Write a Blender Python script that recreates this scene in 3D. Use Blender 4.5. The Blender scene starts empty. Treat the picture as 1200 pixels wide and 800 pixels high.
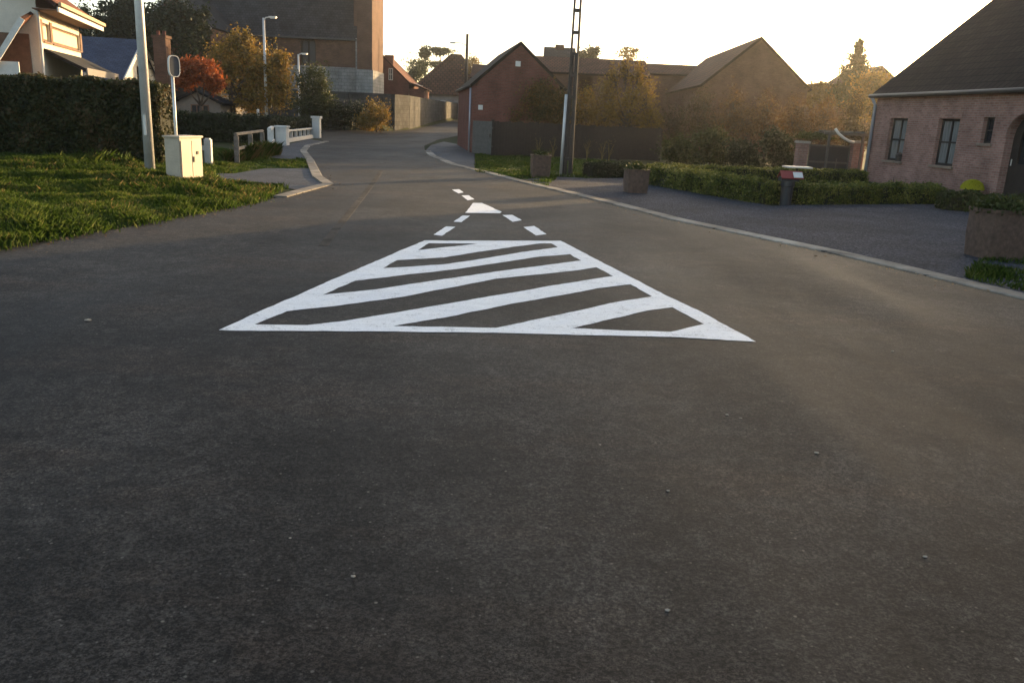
import bpy, bmesh, math, random
import numpy as np
from mathutils import Vector, Matrix
from mathutils.geometry import tessellate_polygon
random.seed(7); rng = np.random.default_rng(7)
S = bpy.context.scene; C = S.collection
rad = math.radians
# ------------------------------------------------------------------ camera
F = 970.; PITCH = math.atan(262/970.); ROLL = math.atan(.0466); H = 1.6
cp, sp, cr, sr = math.cos(PITCH), math.sin(PITCH), math.cos(ROLL), math.sin(ROLL)
fw = Vector((0, cp, -sp)); u0 = Vector((0, sp, cp)); r0 = Vector((1, 0, 0))
rt = r0*cr + u0*sr; up = u0*cr - r0*sr
cam = bpy.data.cameras.new('camera'); cam.sensor_width = 36; cam.lens = 36*F/1200
cam.clip_start = .05; cam.clip_end = 6000
co = bpy.data.objects.new('camera', cam); C.objects.link(co); S.camera = co
co.matrix_world = Matrix(((rt.x, up.x, -fw.x, 0), (rt.y, up.y, -fw.y, 0), (rt.z, up.z, -fw.z, H), (0, 0, 0, 1)))
# ------------------------------------------------------------------ light
SUN_AZ, SUN_EL = 39, 7.2
w = bpy.data.worlds.new('World'); S.world = w; w.use_nodes = True
nt = w.node_tree; bg = nt.nodes['Background']; sky = nt.nodes.new('ShaderNodeTexSky')
sky.sky_type = 'NISHITA'; sky.sun_disc = False; sky.sun_elevation = rad(SUN_EL); sky.sun_rotation = rad(SUN_AZ)
sky.air_density = .7; sky.dust_density = 1.9; sky.ozone_density = 0.; sky.altitude = 50
nt.links.new(sky.outputs[0], bg.inputs[0]); bg.inputs[1].default_value = .15
sl = bpy.data.lights.new('sun', 'SUN'); sl.energy = 3.7; sl.angle = rad(.6); sl.color = (1, .68, .34)
so = bpy.data.objects.new('sun', sl); C.objects.link(so)
sd = Vector((math.sin(rad(SUN_AZ))*math.cos(rad(SUN_EL)), math.cos(rad(SUN_AZ))*math.cos(rad(SUN_EL)), math.sin(rad(SUN_EL))))
so.rotation_euler = sd.to_track_quat('Z', 'Y').to_euler()
vs = S.view_settings; vs.view_transform = 'Standard'; vs.look = 'None'; vs.gamma = 1; vs.exposure = 1.6
S.cycles.max_bounces = 6; S.cycles.transparent_max_bounces = 8
# ------------------------------------------------------------------ geometry of the place
def gz(x, y):
    t = max(0., y-50); return .03*t*t/(t+12) if t < 150 else .03*150*150/162
def ray(px, py): return fw + rt*((px-600)/F) + up*((400-py)/F)
def G(px, py):
    d = ray(px, py); t = 2.
    while t < 600:
        x, y, z = d.x*t, d.y*t, H+d.z*t
        if z < gz(x, y)+.022: return Vector((x, y, gz(x, y)))
        t += .004*max(1, t/4)
    return Vector((x, y, 0))
def D(px, py, Y):
    d = ray(px, py); t = Y/d.y; return Vector((d.x*t, Y, H+d.z*t))
def Wl(px, py, P, az):          # (distance along the wall, height) where a sight line meets a wall through P
    dx, dy = math.sin(rad(az)), math.cos(rad(az)); d = ray(px, py)
    t = (P[0]*(-dy)+P[1]*dx)/(d.x*(-dy)+d.y*dx); x, y = d.x*t, d.y*t
    return (x-P[0])*dx+(y-P[1])*dy, H+d.z*t
# ------------------------------------------------------------------ object helpers
def lab(o, label=None, cat=None, group=None, kind=None):
    for k, v in (('label', label), ('category', cat), ('group', group), ('kind', kind)):
        if v: o[k] = v
    return o
def thing(name, label, cat, loc=(0, 0, 0), rz=0, group=None):
    o = bpy.data.objects.new(name, None); C.objects.link(o); o.empty_display_size = .2
    o.location = loc; o.rotation_euler = (0, 0, rz); return lab(o, label, cat, group)
class MB:
    def __init__(s): s.v = []; s.f = []; s.uv = {}
    def add(s, vs, fs, uvs=None):
        n = len(s.v); s.v += [tuple(p) for p in vs]
        for i, f in enumerate(fs):
            if uvs: s.uv[len(s.f)] = uvs[i]
            s.f.append(tuple(a+n for a in f))
        return s
    def box(s, x0, x1, y0, y1, z0, z1):
        v = [(x, y, z) for z in (z0, z1) for y in (y0, y1) for x in (x0, x1)]
        return s.add(v, [(0, 2, 3, 1), (4, 5, 7, 6), (0, 1, 5, 4), (2, 6, 7, 3), (0, 4, 6, 2), (1, 3, 7, 5)])
    def prism(s, poly, z0, z1):     # vertical prism of a ground polygon
        n = len(poly); v = [(p[0], p[1], z0) for p in poly]+[(p[0], p[1], z1) for p in poly]
        return s.add(v, [tuple(range(n))[::-1], tuple(range(n, 2*n))]+[(i, (i+1) % n, n+(i+1) % n, n+i) for i in range(n)])
    def slab(s, a, b, c, d, th):     # thick sheet under quad a b c d, with uv in metres
        a, b, c, d = map(Vector, (a, b, c, d)); n = (b-a).cross(d-a).normalized()*th
        U = (b-a).length; V = (d-a).length
        v = [a, b, c, d, a-n, b-n, c-n, d-n]; q = ((0, 0), (U, 0), (U, V), (0, V)); e = ((0, 0),)*4
        return s.add(v, [(0, 1, 2, 3), (7, 6, 5, 4), (0, 4, 5, 1), (1, 5, 6, 2), (2, 6, 7, 3), (3, 7, 4, 0)], [q, q, e, e, e, e])
    def tube(s, pts, rads, n=8, cap=True):
        pts = [Vector(p) for p in pts]; base = len(s.v)
        if not hasattr(rads, '__len__'): rads = [rads]*len(pts)
        for i, p in enumerate(pts):
            d = (pts[min(i+1, len(pts)-1)]-pts[max(i-1, 0)]).normalized()
            a = d.orthogonal().normalized() if abs(d.z) < .99 else Vector((1, 0, 0)); a = (a-d*a.dot(d)).normalized()
            if i and (a.dot(pa) < .5): a = (pa-d*pa.dot(d)).normalized()
            pa = a; b = d.cross(a)
            s.v += [tuple(p+(a*math.cos(2*math.pi*k/n)+b*math.sin(2*math.pi*k/n))*rads[i]) for k in range(n)]
        for i in range(len(pts)-1):
            for k in range(n):
                s.f.append((base+i*n+k, base+i*n+(k+1) % n, base+(i+1)*n+(k+1) % n, base+(i+1)*n+k))
        if cap: s.f.append(tuple(base+k for k in range(n))[::-1]); s.f.append(tuple(base+(len(pts)-1)*n+k for k in range(n)))
        return s
    def lathe(s, prof, n=20, c=(0, 0)):
        base = len(s.v)
        for r, z in prof: s.v += [(c[0]+r*math.cos(2*math.pi*k/n), c[1]+r*math.sin(2*math.pi*k/n), z) for k in range(n)]
        for i in range(len(prof)-1):
            for k in range(n): s.f.append((base+i*n+k, base+i*n+(k+1) % n, base+(i+1)*n+(k+1) % n, base+(i+1)*n+k))
        s.f.append(tuple(base+k for k in range(n))[::-1]); s.f.append(tuple(base+(len(prof)-1)*n+k for k in range(n)))
        return s
    def panel(s, outer, holes, th, rev=None):   # in the local xz plane, front at y=0, holes cut through
        loops = [[Vector((p[0], p[1], 0)) for p in outer]]+[[Vector((p[0], p[1], 0)) for p in h] for h in holes]
        pts = [p for l in loops for p in l]; tris = tessellate_polygon(loops)
        n = len(pts); v = [(p.x, 0, p.y) for p in pts]+[(p.x, th, p.y) for p in pts]; fs = []
        for t in tris:
            a, b, c = (pts[i] for i in t); k = (b-a).cross(c-a).z
            t = tuple(t) if k > 0 else tuple(t)[::-1]
            fs.append(t); fs.append(tuple(i+n for i in t[::-1]))
        o = 0
        for l in loops:
            m = len(l)
            for i in range(m):
                j = (i+1) % m; fs.append((o+i, o+j, n+o+j, n+o+i))
            o += m
        return s.add(v, fs)
    def build(s, name, m, parent=None, smooth=False, bevel=0, world=False, loc=None):
        me = bpy.data.meshes.new(name); v = s.v
        if world and parent:
            r = parent
            while r.parent: r = r.parent
            iM = Matrix.Rotation(-r.rotation_euler.z, 3, 'Z'); v = [tuple(iM @ (Vector(p)-r.location)) for p in v]
        if loc: v = [tuple(Vector(p)-Vector(loc)) for p in v]
        me.from_pydata(v, [], s.f)
        if s.uv:
            L = me.uv_layers.new(name='m')
            for i, q in s.uv.items():
                for li, u in zip(me.polygons[i].loop_indices, q): L.data[li].uv = u
        if m: me.materials.append(m)
        bm = bmesh.new(); bm.from_mesh(me)
        bmesh.ops.recalc_face_normals(bm, faces=bm.faces)
        if bevel: bmesh.ops.bevel(bm, geom=list(bm.edges), offset=bevel, segments=2, affect='EDGES', clamp_overlap=True)
        bm.to_mesh(me); bm.free()
        if smooth: me.polygons.foreach_set('use_smooth', [True]*len(me.polygons))
        o = bpy.data.objects.new(name, me); C.objects.link(o); o.parent = parent
        if loc: o.location = loc
        return o
def npmesh(name, V, nper, m, parent=None, loc=(0, 0, 0), off=None, smooth=False):
    """V: (n, nper, 3) separate polygons"""
    n = V.shape[0]; me = bpy.data.meshes.new(name); P = V.reshape(-1, 3)-np.array(off if off is not None else loc)
    me.vertices.add(n*nper); me.vertices.foreach_set('co', P.astype('f').ravel())
    me.loops.add(n*nper); me.loops.foreach_set('vertex_index', np.arange(n*nper, dtype='i'))
    me.polygons.add(n); me.polygons.foreach_set('loop_start', np.arange(0, n*nper, nper, dtype='i')); me.polygons.foreach_set('loop_total', np.full(n, nper, dtype='i'))
    me.materials.append(m); me.update(calc_edges=True); me.validate()
    o = bpy.data.objects.new(name, me); C.objects.link(o); o.parent = parent
    if parent is None: o.location = loc
    return o
def structure(o): o['kind'] = 'structure'; return o
# ------------------------------------------------------------------ materials
def newmat(name):
    m = bpy.data.materials.new(name); m.use_nodes = True; t = m.node_tree; t.nodes.clear()
    out = t.nodes.new('ShaderNodeOutputMaterial'); b = t.nodes.new('ShaderNodeBsdfPrincipled'); t.links.new(b.outputs[0], out.inputs[0])
    return m, t, b, out
def N(t, typ, **kw):
    n = t.nodes.new(typ)
    for k, v in kw.items():
        if k.startswith('_'): n.inputs[k[1:]].default_value = v
        else: setattr(n, k, v)
    return n
def coords(t, sc=(1, 1, 1)):
    c = t.nodes.new('ShaderNodeTexCoord'); mp = t.nodes.new('ShaderNodeMapping'); mp.inputs['Scale'].default_value = sc
    t.links.new(c.outputs['Object'], mp.inputs[0]); return mp.outputs[0]
def noise(t, vec, scale, detail=4, rough=.6):
    n = t.nodes.new('ShaderNodeTexNoise'); n.inputs['Scale'].default_value = scale; n.inputs['Detail'].default_value = detail
    n.inputs['Roughness'].default_value = rough; t.links.new(vec, n.inputs['Vector']); return n.outputs['Fac']
def ramp(t, fac, stops):
    r = t.nodes.new('ShaderNodeValToRGB'); e = r.color_ramp.elements
    while len(e) < len(stops): e.new(.5)
    for el, (p, c) in zip(e, stops): el.position = p; el.color = (c, c, c, 1) if not hasattr(c, '__len__') else (*c, 1)
    t.links.new(fac, r.inputs[0]); return r.outputs[0]
def mix(t, fac, a, b, mode='MIX'):
    n = t.nodes.new('ShaderNodeMix'); n.data_type = 'RGBA'; n.blend_type = mode
    for s, v in ((0, fac), (6, a), (7, b)):
        if isinstance(v, (int, float)): n.inputs[s].default_value = v if s == 0 else (v, v, v, 1)
        elif isinstance(v, (tuple, list)): n.inputs[s].default_value = (*v, 1)
        else: t.links.new(v, n.inputs[s])
    return n.outputs[2]
def bump(t, b, h, st=.3, dist=.01):
    n = t.nodes.new('ShaderNodeBump'); n.inputs['Strength'].default_value = st; n.inputs['Distance'].default_value = dist
    t.links.new(h, n.inputs['Height']); t.links.new(n.outputs[0], b.inputs['Normal'])
def plain(name, col, rough=.7, var=.25, scale=3, metal=0, bmp=.15, spec=.5):
    m, t, b, o = newmat(name); v = coords(t); n1 = noise(t, v, scale, 6); n2 = noise(t, v, scale*9, 3)
    c = mix(t, 1, col, ramp(t, n1, [(.25, 1-var), (.75, 1+var)]), 'MULTIPLY'); c = mix(t, .5, c, ramp(t, n2, [(.3, 1-var), (.7, 1+var)]), 'MULTIPLY')
    t.links.new(c, b.inputs['Base Color']); b.inputs['Roughness'].default_value = rough; b.inputs['Metallic'].default_value = metal
    b.inputs['Specular IOR Level'].default_value = spec
    if bmp: bump(t, b, n2, bmp, .01)
    return m
def brick(name, c1, c2, mortar, rough=.9, uv=False, bw=.21, bh=.065, ms=.01, var=.3, moff=.5):
    m, t, b, o = newmat(name); tc = t.nodes.new('ShaderNodeTexCoord')
    if uv: vec = tc.outputs['UV']
    else:
        sx = t.nodes.new('ShaderNodeSeparateXYZ'); t.links.new(tc.outputs['Object'], sx.inputs[0])
        ad = N(t, 'ShaderNodeMath', operation='ADD'); t.links.new(sx.outputs[0], ad.inputs[0]); t.links.new(sx.outputs[1], ad.inputs[1])
        cb = t.nodes.new('ShaderNodeCombineXYZ'); t.links.new(ad.outputs[0], cb.inputs[0]); t.links.new(sx.outputs[2], cb.inputs[1]); vec = cb.outputs[0]
    br = t.nodes.new('ShaderNodeTexBrick'); t.links.new(vec, br.inputs['Vector']); br.offset = moff
    for k, v in (('Color1', c1), ('Color2', c2), ('Mortar', mortar)): br.inputs[k].default_value = (*v, 1)
    br.inputs['Scale'].default_value = 1; br.inputs['Brick Width'].default_value = bw; br.inputs['Row Height'].default_value = bh; br.inputs['Mortar Size'].default_value = ms
    v = coords(t); n1 = noise(t, v, 1.2, 6); n2 = noise(t, v, 14, 3)
    c = mix(t, 1, br.outputs[0], ramp(t, n1, [(.3, 1-var), (.7, 1+var)]), 'MULTIPLY'); c = mix(t, .4, c, ramp(t, n2, [(.3, .7), (.7, 1.3)]), 'MULTIPLY')
    t.links.new(c, b.inputs['Base Color']); b.inputs['Roughness'].default_value = rough
    bump(t, b, br.outputs['Fac'], -.4, .01); b.inputs['Specular IOR Level'].default_value = .15
    return m
def leafmat(name, cols, trans=.35, rough=.6, scale=.8):
    m, t, b, o = newmat(name); g = t.nodes.new('ShaderNodeNewGeometry'); v = coords(t); n = noise(t, v, scale, 3)
    ad = N(t, 'ShaderNodeMath', operation='ADD'); mu = N(t, 'ShaderNodeMath', operation='MULTIPLY'); mu.inputs[1].default_value = .6
    t.links.new(g.outputs['Random Per Island'], mu.inputs[0]); t.links.new(mu.outputs[0], ad.inputs[0])
    m2 = N(t, 'ShaderNodeMath', operation='MULTIPLY_ADD'); m2.inputs[1].default_value = 1.4; m2.inputs[2].default_value = -.5
    t.links.new(n, m2.inputs[0]); t.links.new(m2.outputs[0], ad.inputs[1])
    c = ramp(t, ad.outputs[0], [(i/(len(cols)-1)*.9+.05, k) for i, k in enumerate(cols)])
    t.links.new(c, b.inputs['Base Color']); b.inputs['Roughness'].default_value = rough; b.inputs['Specular IOR Level'].default_value = .25
    tr = t.nodes.new('ShaderNodeBsdfTranslucent'); t.links.new(c, tr.inputs[0])
    mx = t.nodes.new('ShaderNodeMixShader'); mx.inputs[0].default_value = trans
    t.links.new(b.outputs[0], mx.inputs[1]); t.links.new(tr.outputs[0], mx.inputs[2]); t.links.new(mx.outputs[0], o.inputs[0])
    return m
def asphalt(name, lo, hi, brown, spk=1., rough=.75):
    m, t, b, o = newmat(name); v = coords(t); vl = coords(t, (.8, .2, 1)); vd = coords(t, (.35, 1, 1))
    a = noise(t, v, .3, 6, .62); s = noise(t, vl, .9, 5); f = noise(t, v, 75, 5, .9); g = noise(t, v, 11, 6, .8); d = noise(t, vd, .8, 6, .7); mo = noise(t, v, 2.2, 6, .75)
    c = mix(t, ramp(t, a, [(.4, 0.), (.6, 1.)]), lo, hi); c = mix(t, ramp(t, d, [(.5, 0.), (.62, .6)]), c, brown)
    c = mix(t, .7, c, ramp(t, s, [(.36, .72), (.64, 1.25)]), 'MULTIPLY'); c = mix(t, .9, c, ramp(t, g, [(.4, .68), (.6, 1.32)]), 'MULTIPLY')
    c = mix(t, .8, c, ramp(t, mo, [(.4, .72), (.6, 1.28)]), 'MULTIPLY')
    c = mix(t, 1., c, ramp(t, f, [(.42, .25), (.5, .9), (.58, 2.2)]), 'MULTIPLY')
    # hairline cracks
    wp = N(t, 'ShaderNodeTexNoise', _Scale=1.6, _Detail=5.); t.links.new(v, wp.inputs['Vector']); va = N(t, 'ShaderNodeVectorMath', operation='MULTIPLY_ADD'); va.inputs[1].default_value = (1.1, 1.1, 1.1)
    t.links.new(wp.outputs['Color'], va.inputs[0]); t.links.new(v, va.inputs[2]); ve = N(t, 'ShaderNodeTexVoronoi', feature='DISTANCE_TO_EDGE', _Scale=.3); t.links.new(va.outputs[0], ve.inputs['Vector'])
    ck = mix(t, 1, ramp(t, ve.outputs['Distance'], [(0., 1.), (.0035, 0.)]), ramp(t, mo, [(.48, 0.), (.56, .75)]), 'MULTIPLY'); c = mix(t, ck, c, (.007, .007, .007))
    vo = N(t, 'ShaderNodeTexVoronoi', _Scale=17.); t.links.new(v, vo.inputs['Vector'])
    wn = t.nodes.new('ShaderNodeSeparateColor'); t.links.new(vo.outputs['Color'], wn.inputs[0])
    k1 = ramp(t, vo.outputs['Distance'], [(.06, 1.), (.13, 0.)]); k2 = ramp(t, wn.outputs[0], [(.70, 0.), (.97, 1.)])
    k = mix(t, 1, k1, k2, 'MULTIPLY'); k = mix(t, 1, k, spk*.75, 'MULTIPLY')
    c = mix(t, k, c, (.19, .175, .15))
    vo2 = N(t, 'ShaderNodeTexVoronoi', _Scale=48.); t.links.new(v, vo2.inputs['Vector']); w2 = t.nodes.new('ShaderNodeSeparateColor'); t.links.new(vo2.outputs['Color'], w2.inputs[0])
    kk = mix(t, 1, ramp(t, vo2.outputs['Distance'], [(.12, 1.), (.3, 0.)]), ramp(t, w2.outputs[0], [(.78, 0.), (1., .8)]), 'MULTIPLY'); c = mix(t, kk, c, (.15, .135, .12))
    kd = mix(t, 1, ramp(t, vo2.outputs['Distance'], [(.15, 1.), (.35, 0.)]), ramp(t, w2.outputs[1], [(.8, 0.), (1., .9)]), 'MULTIPLY'); c = mix(t, kd, c, (.006, .006, .006))
    # hand-sized scuffs
    p = noise(t, v, 3.1, 6, .75); c = mix(t, ramp(t, p, [(.62, 0.), (.70, .5)]), c, (.10, .092, .08))
    t.links.new(c, b.inputs['Base Color']); t.links.new(ramp(t, s, [(.34, rough-.12), (.66, rough+.02)]), b.inputs['Roughness'])
    b.inputs['Specular IOR Level'].default_value = .15
    h = mix(t, .5, f, g); bump(t, b, h, .35, .01); return m
M = {}
M['road'] = asphalt('asphalt', (.0155, .0138, .0122), (.040, .0360, .0318), (.045, .033, .025))
M['drive'] = asphalt('asphalt_drive', (.04, .043, .05), (.06, .062, .07), (.045, .045, .05), .3)
M['soil'] = plain('soil', (.05, .045, .025), .95, .4, 1.5)
M['grassbed'] = plain('grass_bed', (.018, .027, .008), .95, .4, 1.2, spec=.1)
M['concrete'] = plain('concrete', (.30, .285, .26), .85, .25, 2)
M['kerb'] = brick('kerb_concrete', (.19, .165, .135), (.32, .285, .235), (.04, .037, .03), uv=False, bw=1.0, bh=9, ms=.015, var=.55)
M['trunk'] = plain('bark', (.06, .045, .035), .95, .4, 12)
M['iron'] = plain('rusty_iron', (.045, .035, .03), .7, .3, 8)
M['galv'] = plain('galvanised_steel', (.56, .55, .53), .45, .12, 6, metal=.35, bmp=0)
M['whitep'] = plain('white_paint', (.62, .60, .56), .6, .12, 5)
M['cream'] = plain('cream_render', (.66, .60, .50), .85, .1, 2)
M['darkwood'] = plain('dark_wood', (.026, .018, .014), .85, .35, 6)
M['brown'] = plain('brown_wood', (.16, .085, .05), .8, .3, 5)
M['glass'] = plain('window_glass', (.02, .025, .03), .08, .1, 2, bmp=0)
M['curtain'] = plain('net_curtain', (.34, .35, .34), .9, .15, 6)
M['darkplastic'] = plain('dark_plastic', (.025, .025, .028), .5, .2, 5)
M['zinc'] = plain('zinc_pipe', (.34, .36, .41), .45, .12, 6, metal=.3, bmp=0)

# road paint: white, worn thin in places
m, t, b, o = newmat('road_paint'); v = coords(t); g = noise(t, v, 45, 4, .8); a = noise(t, v, 1.4, 5, .7); ws = noise(t, coords(t, (.5, 3, 1)), 2.5, 5)
c = mix(t, ramp(t, a, [(.3, 0.), (.7, 1.)]), (.92, .91, .88), (.84, .85, .87)); c = mix(t, .5, c, ramp(t, ws, [(.3, .86), (.6, 1.05)]), 'MULTIPLY')
wr_ = noise(t, v, 5, 7, .8); wk = mix(t, 1, ramp(t, wr_, [(.53, 0.), (.6, 1.)]), ramp(t, g, [(.46, 0.), (.54, .75)]), 'MULTIPLY'); c = mix(t, ramp(t, g, [(.34, .7), (.42, 0.)]), c, (.2, .19, .18)); c = mix(t, .75, c, mix(t, wk, c, (.2, .19, .18))); c = mix(t, .45, c, ramp(t, wr_, [(.42, .84), (.56, 1.05)]), 'MULTIPLY'); t.links.new(c, b.inputs['Base Color']); b.inputs['Roughness'].default_value = .6; bump(t, b, g, .4, .004)
M['paint'] = m
# blue-grey gravel
m, t, b, o = newmat('gravel'); v = coords(t); vo = N(t, 'ShaderNodeTexVoronoi', _Scale=42.); t.links.new(v, vo.inputs['Vector']); se = t.nodes.new('ShaderNodeSeparateColor'); t.links.new(vo.outputs['Color'], se.inputs[0])
c = ramp(t, se.outputs[0], [(0., (.02, .022, .028)), (.6, (.043, .047, .060)), (1., (.10, .105, .125))]); a = noise(t, v, .8, 5, .7)
c = mix(t, .9, c, ramp(t, a, [(.3, .6), (.7, 1.3)]), 'MULTIPLY'); t.links.new(c, b.inputs['Base Color']); b.inputs['Roughness'].default_value = .9; b.inputs['Specular IOR Level'].default_value = .15
bump(t, b, vo.outputs['Distance'], .8, .015); M['gravel'] = m
M['brickR'] = brick('pale_red_brick', (.215, .108, .088), (.305, .165, .135), (.26, .195, .165))
M['brickB'] = brick('red_barn_brick', (.125, .040, .032), (.165, .058, .043), (.12, .07, .058))
M['brickC'] = brick('church_brick', (.100, .050, .034), (.135, .068, .046), (.11, .072, .052))
M['brickP'] = brick('planter_brick', (.13, .09, .06), (.17, .12, .08), (.13, .10, .08))
M['stoneW'] = brick('grey_stone', (.22, .22, .21), (.28, .27, .255), (.16, .155, .15), bw=.5, bh=.28, ms=.02)
M['stoneD'] = brick('dark_retaining_stone', (.05, .05, .05), (.075, .073, .07), (.045, .043, .04), bw=.6, bh=.3, ms=.02, var=.5)
M['tileD'] = brick('dark_roof_tile', (.017, .013, .012), (.028, .022, .019), (.008, .007, .007), uv=True, bw=.25, bh=.33, ms=.025, var=.3)
M['tileR'] = brick('red_roof_tile', (.17, .065, .035), (.24, .09, .045), (.05, .02, .015), uv=True, bw=.25, bh=.33, ms=.03, var=.4)
M['tileB'] = brick('brown_roof_tile', (.065, .028, .019), (.095, .040, .026), (.022, .012, .009), uv=True, bw=.25, bh=.33, ms=.03, var=.4)
M['slate'] = brick('slate_roof', (.028, .03, .034), (.042, .044, .047), (.015, .015, .016), uv=True, bw=.3, bh=.25, ms=.015, var=.35)
M['slateB'] = brick('blue_slate_roof', (.045, .055, .09), (.06, .075, .115), (.03, .035, .05), uv=True, bw=.3, bh=.25, ms=.015, var=.2)
M['grass'] = leafmat('grass_blades', [(.022, .045, .006), (.045, .085, .010), (.075, .12, .016), (.16, .16, .045)], .4, scale=1.1)
M['dry'] = leafmat('dry_stalks', [(.13, .11, .035), (.26, .19, .08)], .4)
M['hedgeL'] = leafmat('beech_hedge_leaves', [(.012, .02, .007), (.025, .035, .010), (.05, .05, .015), (.10, .06, .03)], .3, scale=1.5)
M['box'] = leafmat('box_hedge_leaves', [(.03, .045, .008), (.10, .115, .018), (.24, .23, .05)], .3, scale=2)
M['dark'] = leafmat('dark_evergreen_leaves', [(.010, .017, .006), (.022, .032, .010), (.035, .042, .014)], .2)
M['green'] = leafmat('green_leaves', [(.025, .035, .010), (.045, .058, .014), (.08, .08, .02)], .3)
M['olive'] = leafmat('olive_autumn_leaves', [(.075, .06, .012), (.17, .12, .022), (.31, .19, .035), (.38, .18, .03)], .35)
M['yellow'] = leafmat('yellow_autumn_leaves', [(.10, .07, .015), (.19, .12, .022), (.28, .17, .03)], .4)
M['red'] = leafmat('red_autumn_leaves', [(.10, .04, .012), (.30, .07, .02), (.46, .15, .04)], .35)
M['orange'] = leafmat('orange_autumn_leaves', [(.05, .036, .016), (.11, .062, .022), (.21, .11, .035)], .4)
M['russet'] = leafmat('russet_leaves', [(.035, .028, .014), (.06, .045, .018), (.10, .065, .024)], .4)
M['flower'] = leafmat('yellow_flowers', [(.45, .42, .03), (.6, .55, .05)], .3)
# ------------------------------------------------------------------ foliage
def quads(P, size, flat=.5, nrm=None, jit=.6, asp=.55):
    n = len(P); a = rng.normal(size=(n, 3))
    if nrm is not None: a = a*jit+nrm
    a /= np.linalg.norm(a, axis=1)[:, None]; u = np.cross(a, rng.normal(size=(n, 3))); u /= np.linalg.norm(u, axis=1)[:, None]+1e-9; v = np.cross(a, u)
    s = size*rng.uniform(.6, 1.4, (n, 1)); u = u*s; v = v*s*asp
    return np.stack([P-u, P+v, P+u, P-v], 1)
def tree(name, label, cat, base, blobs, mat, tr=.12, ls=.1, fork=.35, group=None, clus=1., bare=0):
    """blobs: (dx,dy,z,rx,ry,rz,leaves) relative to base"""
    base = Vector(base); r = thing(name, label, cat, base, group=group); mb = MB()
    top = max(q[2] for q in blobs); ft = top*fork; P = []
    lean = Vector((random.uniform(-.1, .1), random.uniform(-.1, .1), 0))*top*.3
    mb.tube([(0, 0, -.1), tuple(lean*.4+Vector((0, 0, ft*.5))), tuple(lean+Vector((0, 0, ft)))], [tr*1.25, tr, tr*.8])
    for (dx, dy, z, rx, ry, rz, nl) in blobs:
        c = Vector((dx, dy, z)); a = lean+Vector((0, 0, ft)); mid = (a+c)/2+Vector((random.uniform(-.2, .2)*rx, random.uniform(-.2, .2)*ry, -.1*rz))
        mb.tube([a, mid, c], [tr*.6, tr*.42, tr*.2], 6)
        k = max(8, int(26*clus)); th = rng.uniform(0, 2*np.pi, k); cz = rng.uniform(-1, 1, k); rr = rng.uniform(.35, 1., k)**.5
        cc = np.stack([np.sqrt(1-cz**2)*np.cos(th)*rx, np.sqrt(1-cz**2)*np.sin(th)*ry, cz*rz], 1)*rr[:, None]*.88*rng.uniform(.8, 1.15, (k, 1))
        for q in cc[:14+bare]: mb.tube([mid.lerp(c, .5), (mid.lerp(c, .5)+c+Vector(q)*1.)/2, c+Vector(q)*1.05], [tr*.2, tr*.12, tr*.04], 4, False)
        idx = rng.integers(0, k, nl); sg = .24*np.array([rx, ry, rz])*rng.uniform(.5, 1.4, (k, 1))[idx]*rng.uniform(.5, 1.7, (nl, 1))
        P.append(cc[idx]+np.clip(rng.normal(size=(nl, 3)), -1.9, 1.9)*sg+np.array(c))
    mb.build('trunk', M['trunk'], r, smooth=True)
    P = np.concatenate(P); P = P[P[:, 2] > .05]
    npmesh('crown', quads(P, ls), 4, M[mat], r, off=(0, 0, 0)); return r
def dedup(q): return q
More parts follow.
